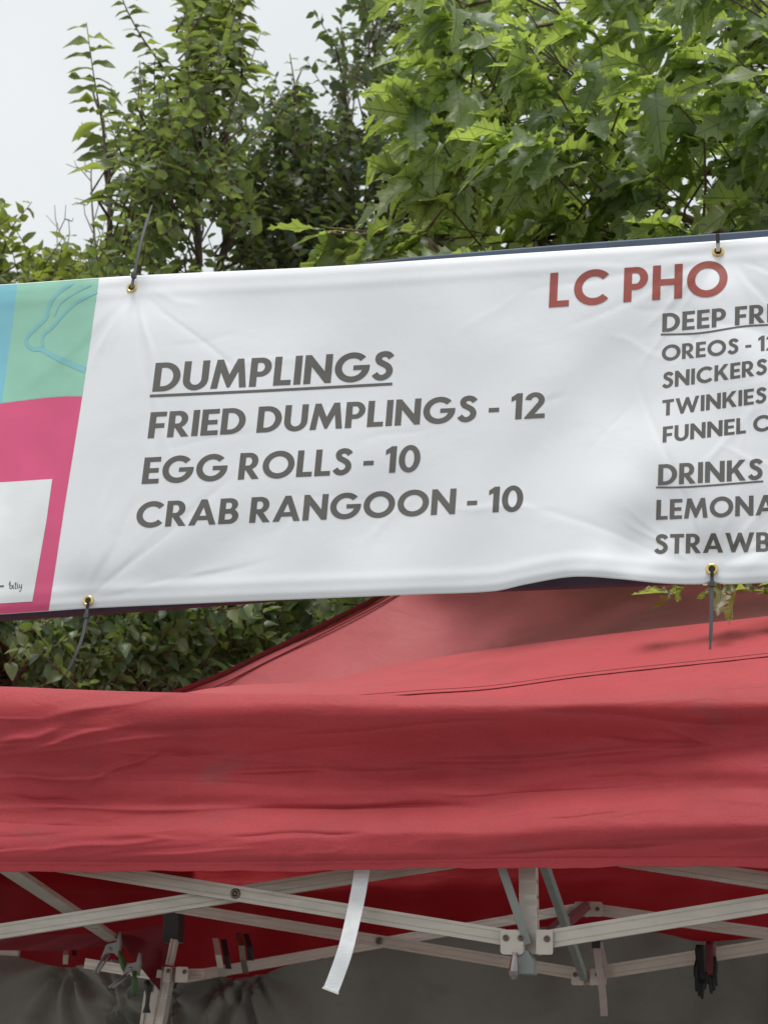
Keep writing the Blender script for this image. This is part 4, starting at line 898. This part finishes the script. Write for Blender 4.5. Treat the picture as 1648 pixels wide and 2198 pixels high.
for pl, d, r in LIMBS:
    pp = smoothline(pl, 7); pts = [PY(x, y, d + .05 * math.sin(i)) for i, (x, y) in enumerate(pp)]; n = len(pts); wood.tube(pts, [r * (1 - .7 * i / n) for i in range(n)], 7, False)
    nodes_ += [(x, y, p) for (x, y), p in zip(pp, pts)]
POLY = [(850, 20), (900, -120), (1900, -120), (1900, 640), (760, 640), (730, 540), (860, 470), (900, 380), (880, 300), (860, 200), (900, 120)]
def whorl(tip, dr, n, smin=.10, smax=.19, droop=.35):
    for k in range(n):
        u = k / max(1, n); b_ = tip - dr * (.18 * u)
        if random.random() < .55:        # held out flat, seen nearly edge-on
            ld = (dr * rnd(.3, .8) + Vector((rnd(-1.1, .0), rnd(-.6, .4), rnd(-.65, .1)))).normalized(); nn = Vector((rnd(-.3, .3), rnd(-.75, .1), 1)) + rv(.2)
        else:                            # drooping, lit through from behind
            ld = (dr * rnd(.1, .5) + Vector((rnd(-.8, .4), rnd(-.5, .5), rnd(-1.1, -.2)))).normalized(); nn = Vector((rnd(-.6, .4), rnd(-1.2, 1.0), .6)) + rv(.3)
        L.add(b_ + ld * .025, ld, nn, rnd(smin, smax), rnd(-.1, .7))
cnt = 0; random.seed(23)
while cnt < 215:
    x, y = rnd(840, 1900), rnd(-120, 640)
    if not inpoly(x, y, POLY): continue
    cnt += 1; d = rnd(3.7, 5.9) if cnt > 65 else rnd(3.6, 4.5); tip = PY(x, y, d); bx_ = min(nodes_, key=lambda q: (q[2] - tip).length + (.25 if q[0] < x else 0))[2]
    dr = ((tip - bx_).normalized() + Vector((-.7, -.1, .15))).normalized(); s_ = tip - dr * rnd(.2, .35)
    wood.tube([bx_, (bx_ + s_) / 2 + rv(.02), s_, tip], [.0045, .004, .0032, .002], 5, False); whorl(tip, dr, random.randint(8, 13))
# boughs over the tent roof, behind the banner
for k in range(105):
    x, y = rnd(1010, 1950), rnd(640, 1050); d = rnd(2.95, 3.8); tip = PY(x, y, d); bx_ = min(nodes_, key=lambda q: (q[2] - tip).length)[2]; dr = ((tip - bx_).normalized() + Vector((-.5, -.2, -.1))).normalized()
    wood.tube([bx_, (bx_ + tip) / 2 + rv(.02), tip], [.0045, .0035, .002], 5, False); whorl(tip, dr, random.randint(8, 12))
# hand-placed tips along the left edge
for x, y, d, dx, dz, n in ((700, 492, 4.2, -1, .05, 6), (760, 520, 4.2, -.7, -.3, 7), (860, 195, 4.3, -1, .1, 5), (880, 300, 4.3, -1, 0, 6), (900, 420, 4.4, -1, -.2, 7), (930, 60, 4.5, -1, -.1, 7), (960, 130, 4.4, -.9, -.4, 7), (985, 170, 4.2, -.3, -.8, 5), (900, 130, 4.5, -1, -.2, 5), (850, 520, 4.2, -.8, -.1, 8), (940, 480, 4.2, -.8, .2, 8), (1120, 120, 4.3, -.8, .3, 9), (1160, 190, 4.3, -1, 0, 8), (1210, 250, 4.3, -1, -.1, 8), (1260, 310, 4.3, -1, -.1, 8)):
    tip = PY(x, y, d); dr = Vector((dx, rnd(-.2, .2), dz)).normalized(); bx_ = min(nodes_, key=lambda q: (q[2] - tip).length + (.25 if q[0] < x else 0))[2]
    wood.tube([bx_, tip - dr * .15, tip], [.004, .003, .002], 5, False); whorl(tip, dr, n, .12, .18, .2)
# low sprig between banner and roof
for x, y in ((1450, 1256), (1545, 1246), (1600, 1250), (1640, 1256), (1700, 1262)):
    tip = PY(x, y, 2.80); dr = Vector((-.9, -.1, -.2)).normalized(); wood.tube([PY(1870, 700, 4.2), PY(1890, 1000, 3.5), PY(1900, 1200, 3.0), PY((x + 1900) / 2, 1225, 2.86), tip], [.008, .007, .006, .004, .002], 5, False)
    for k in range(5):
        ld = Vector((rnd(-1, .25), rnd(-.15, .25), rnd(-.25, .1))).normalized(); L.add(tip + rv(.012), ld, Vector((rnd(-.3, .3), -.5, 1)), rnd(.045, .075), rnd(0, .25))
wood.build('branches', M_TWIG, oak, True); L.build('crown', M_OAKL, oak, .42, True, .80)
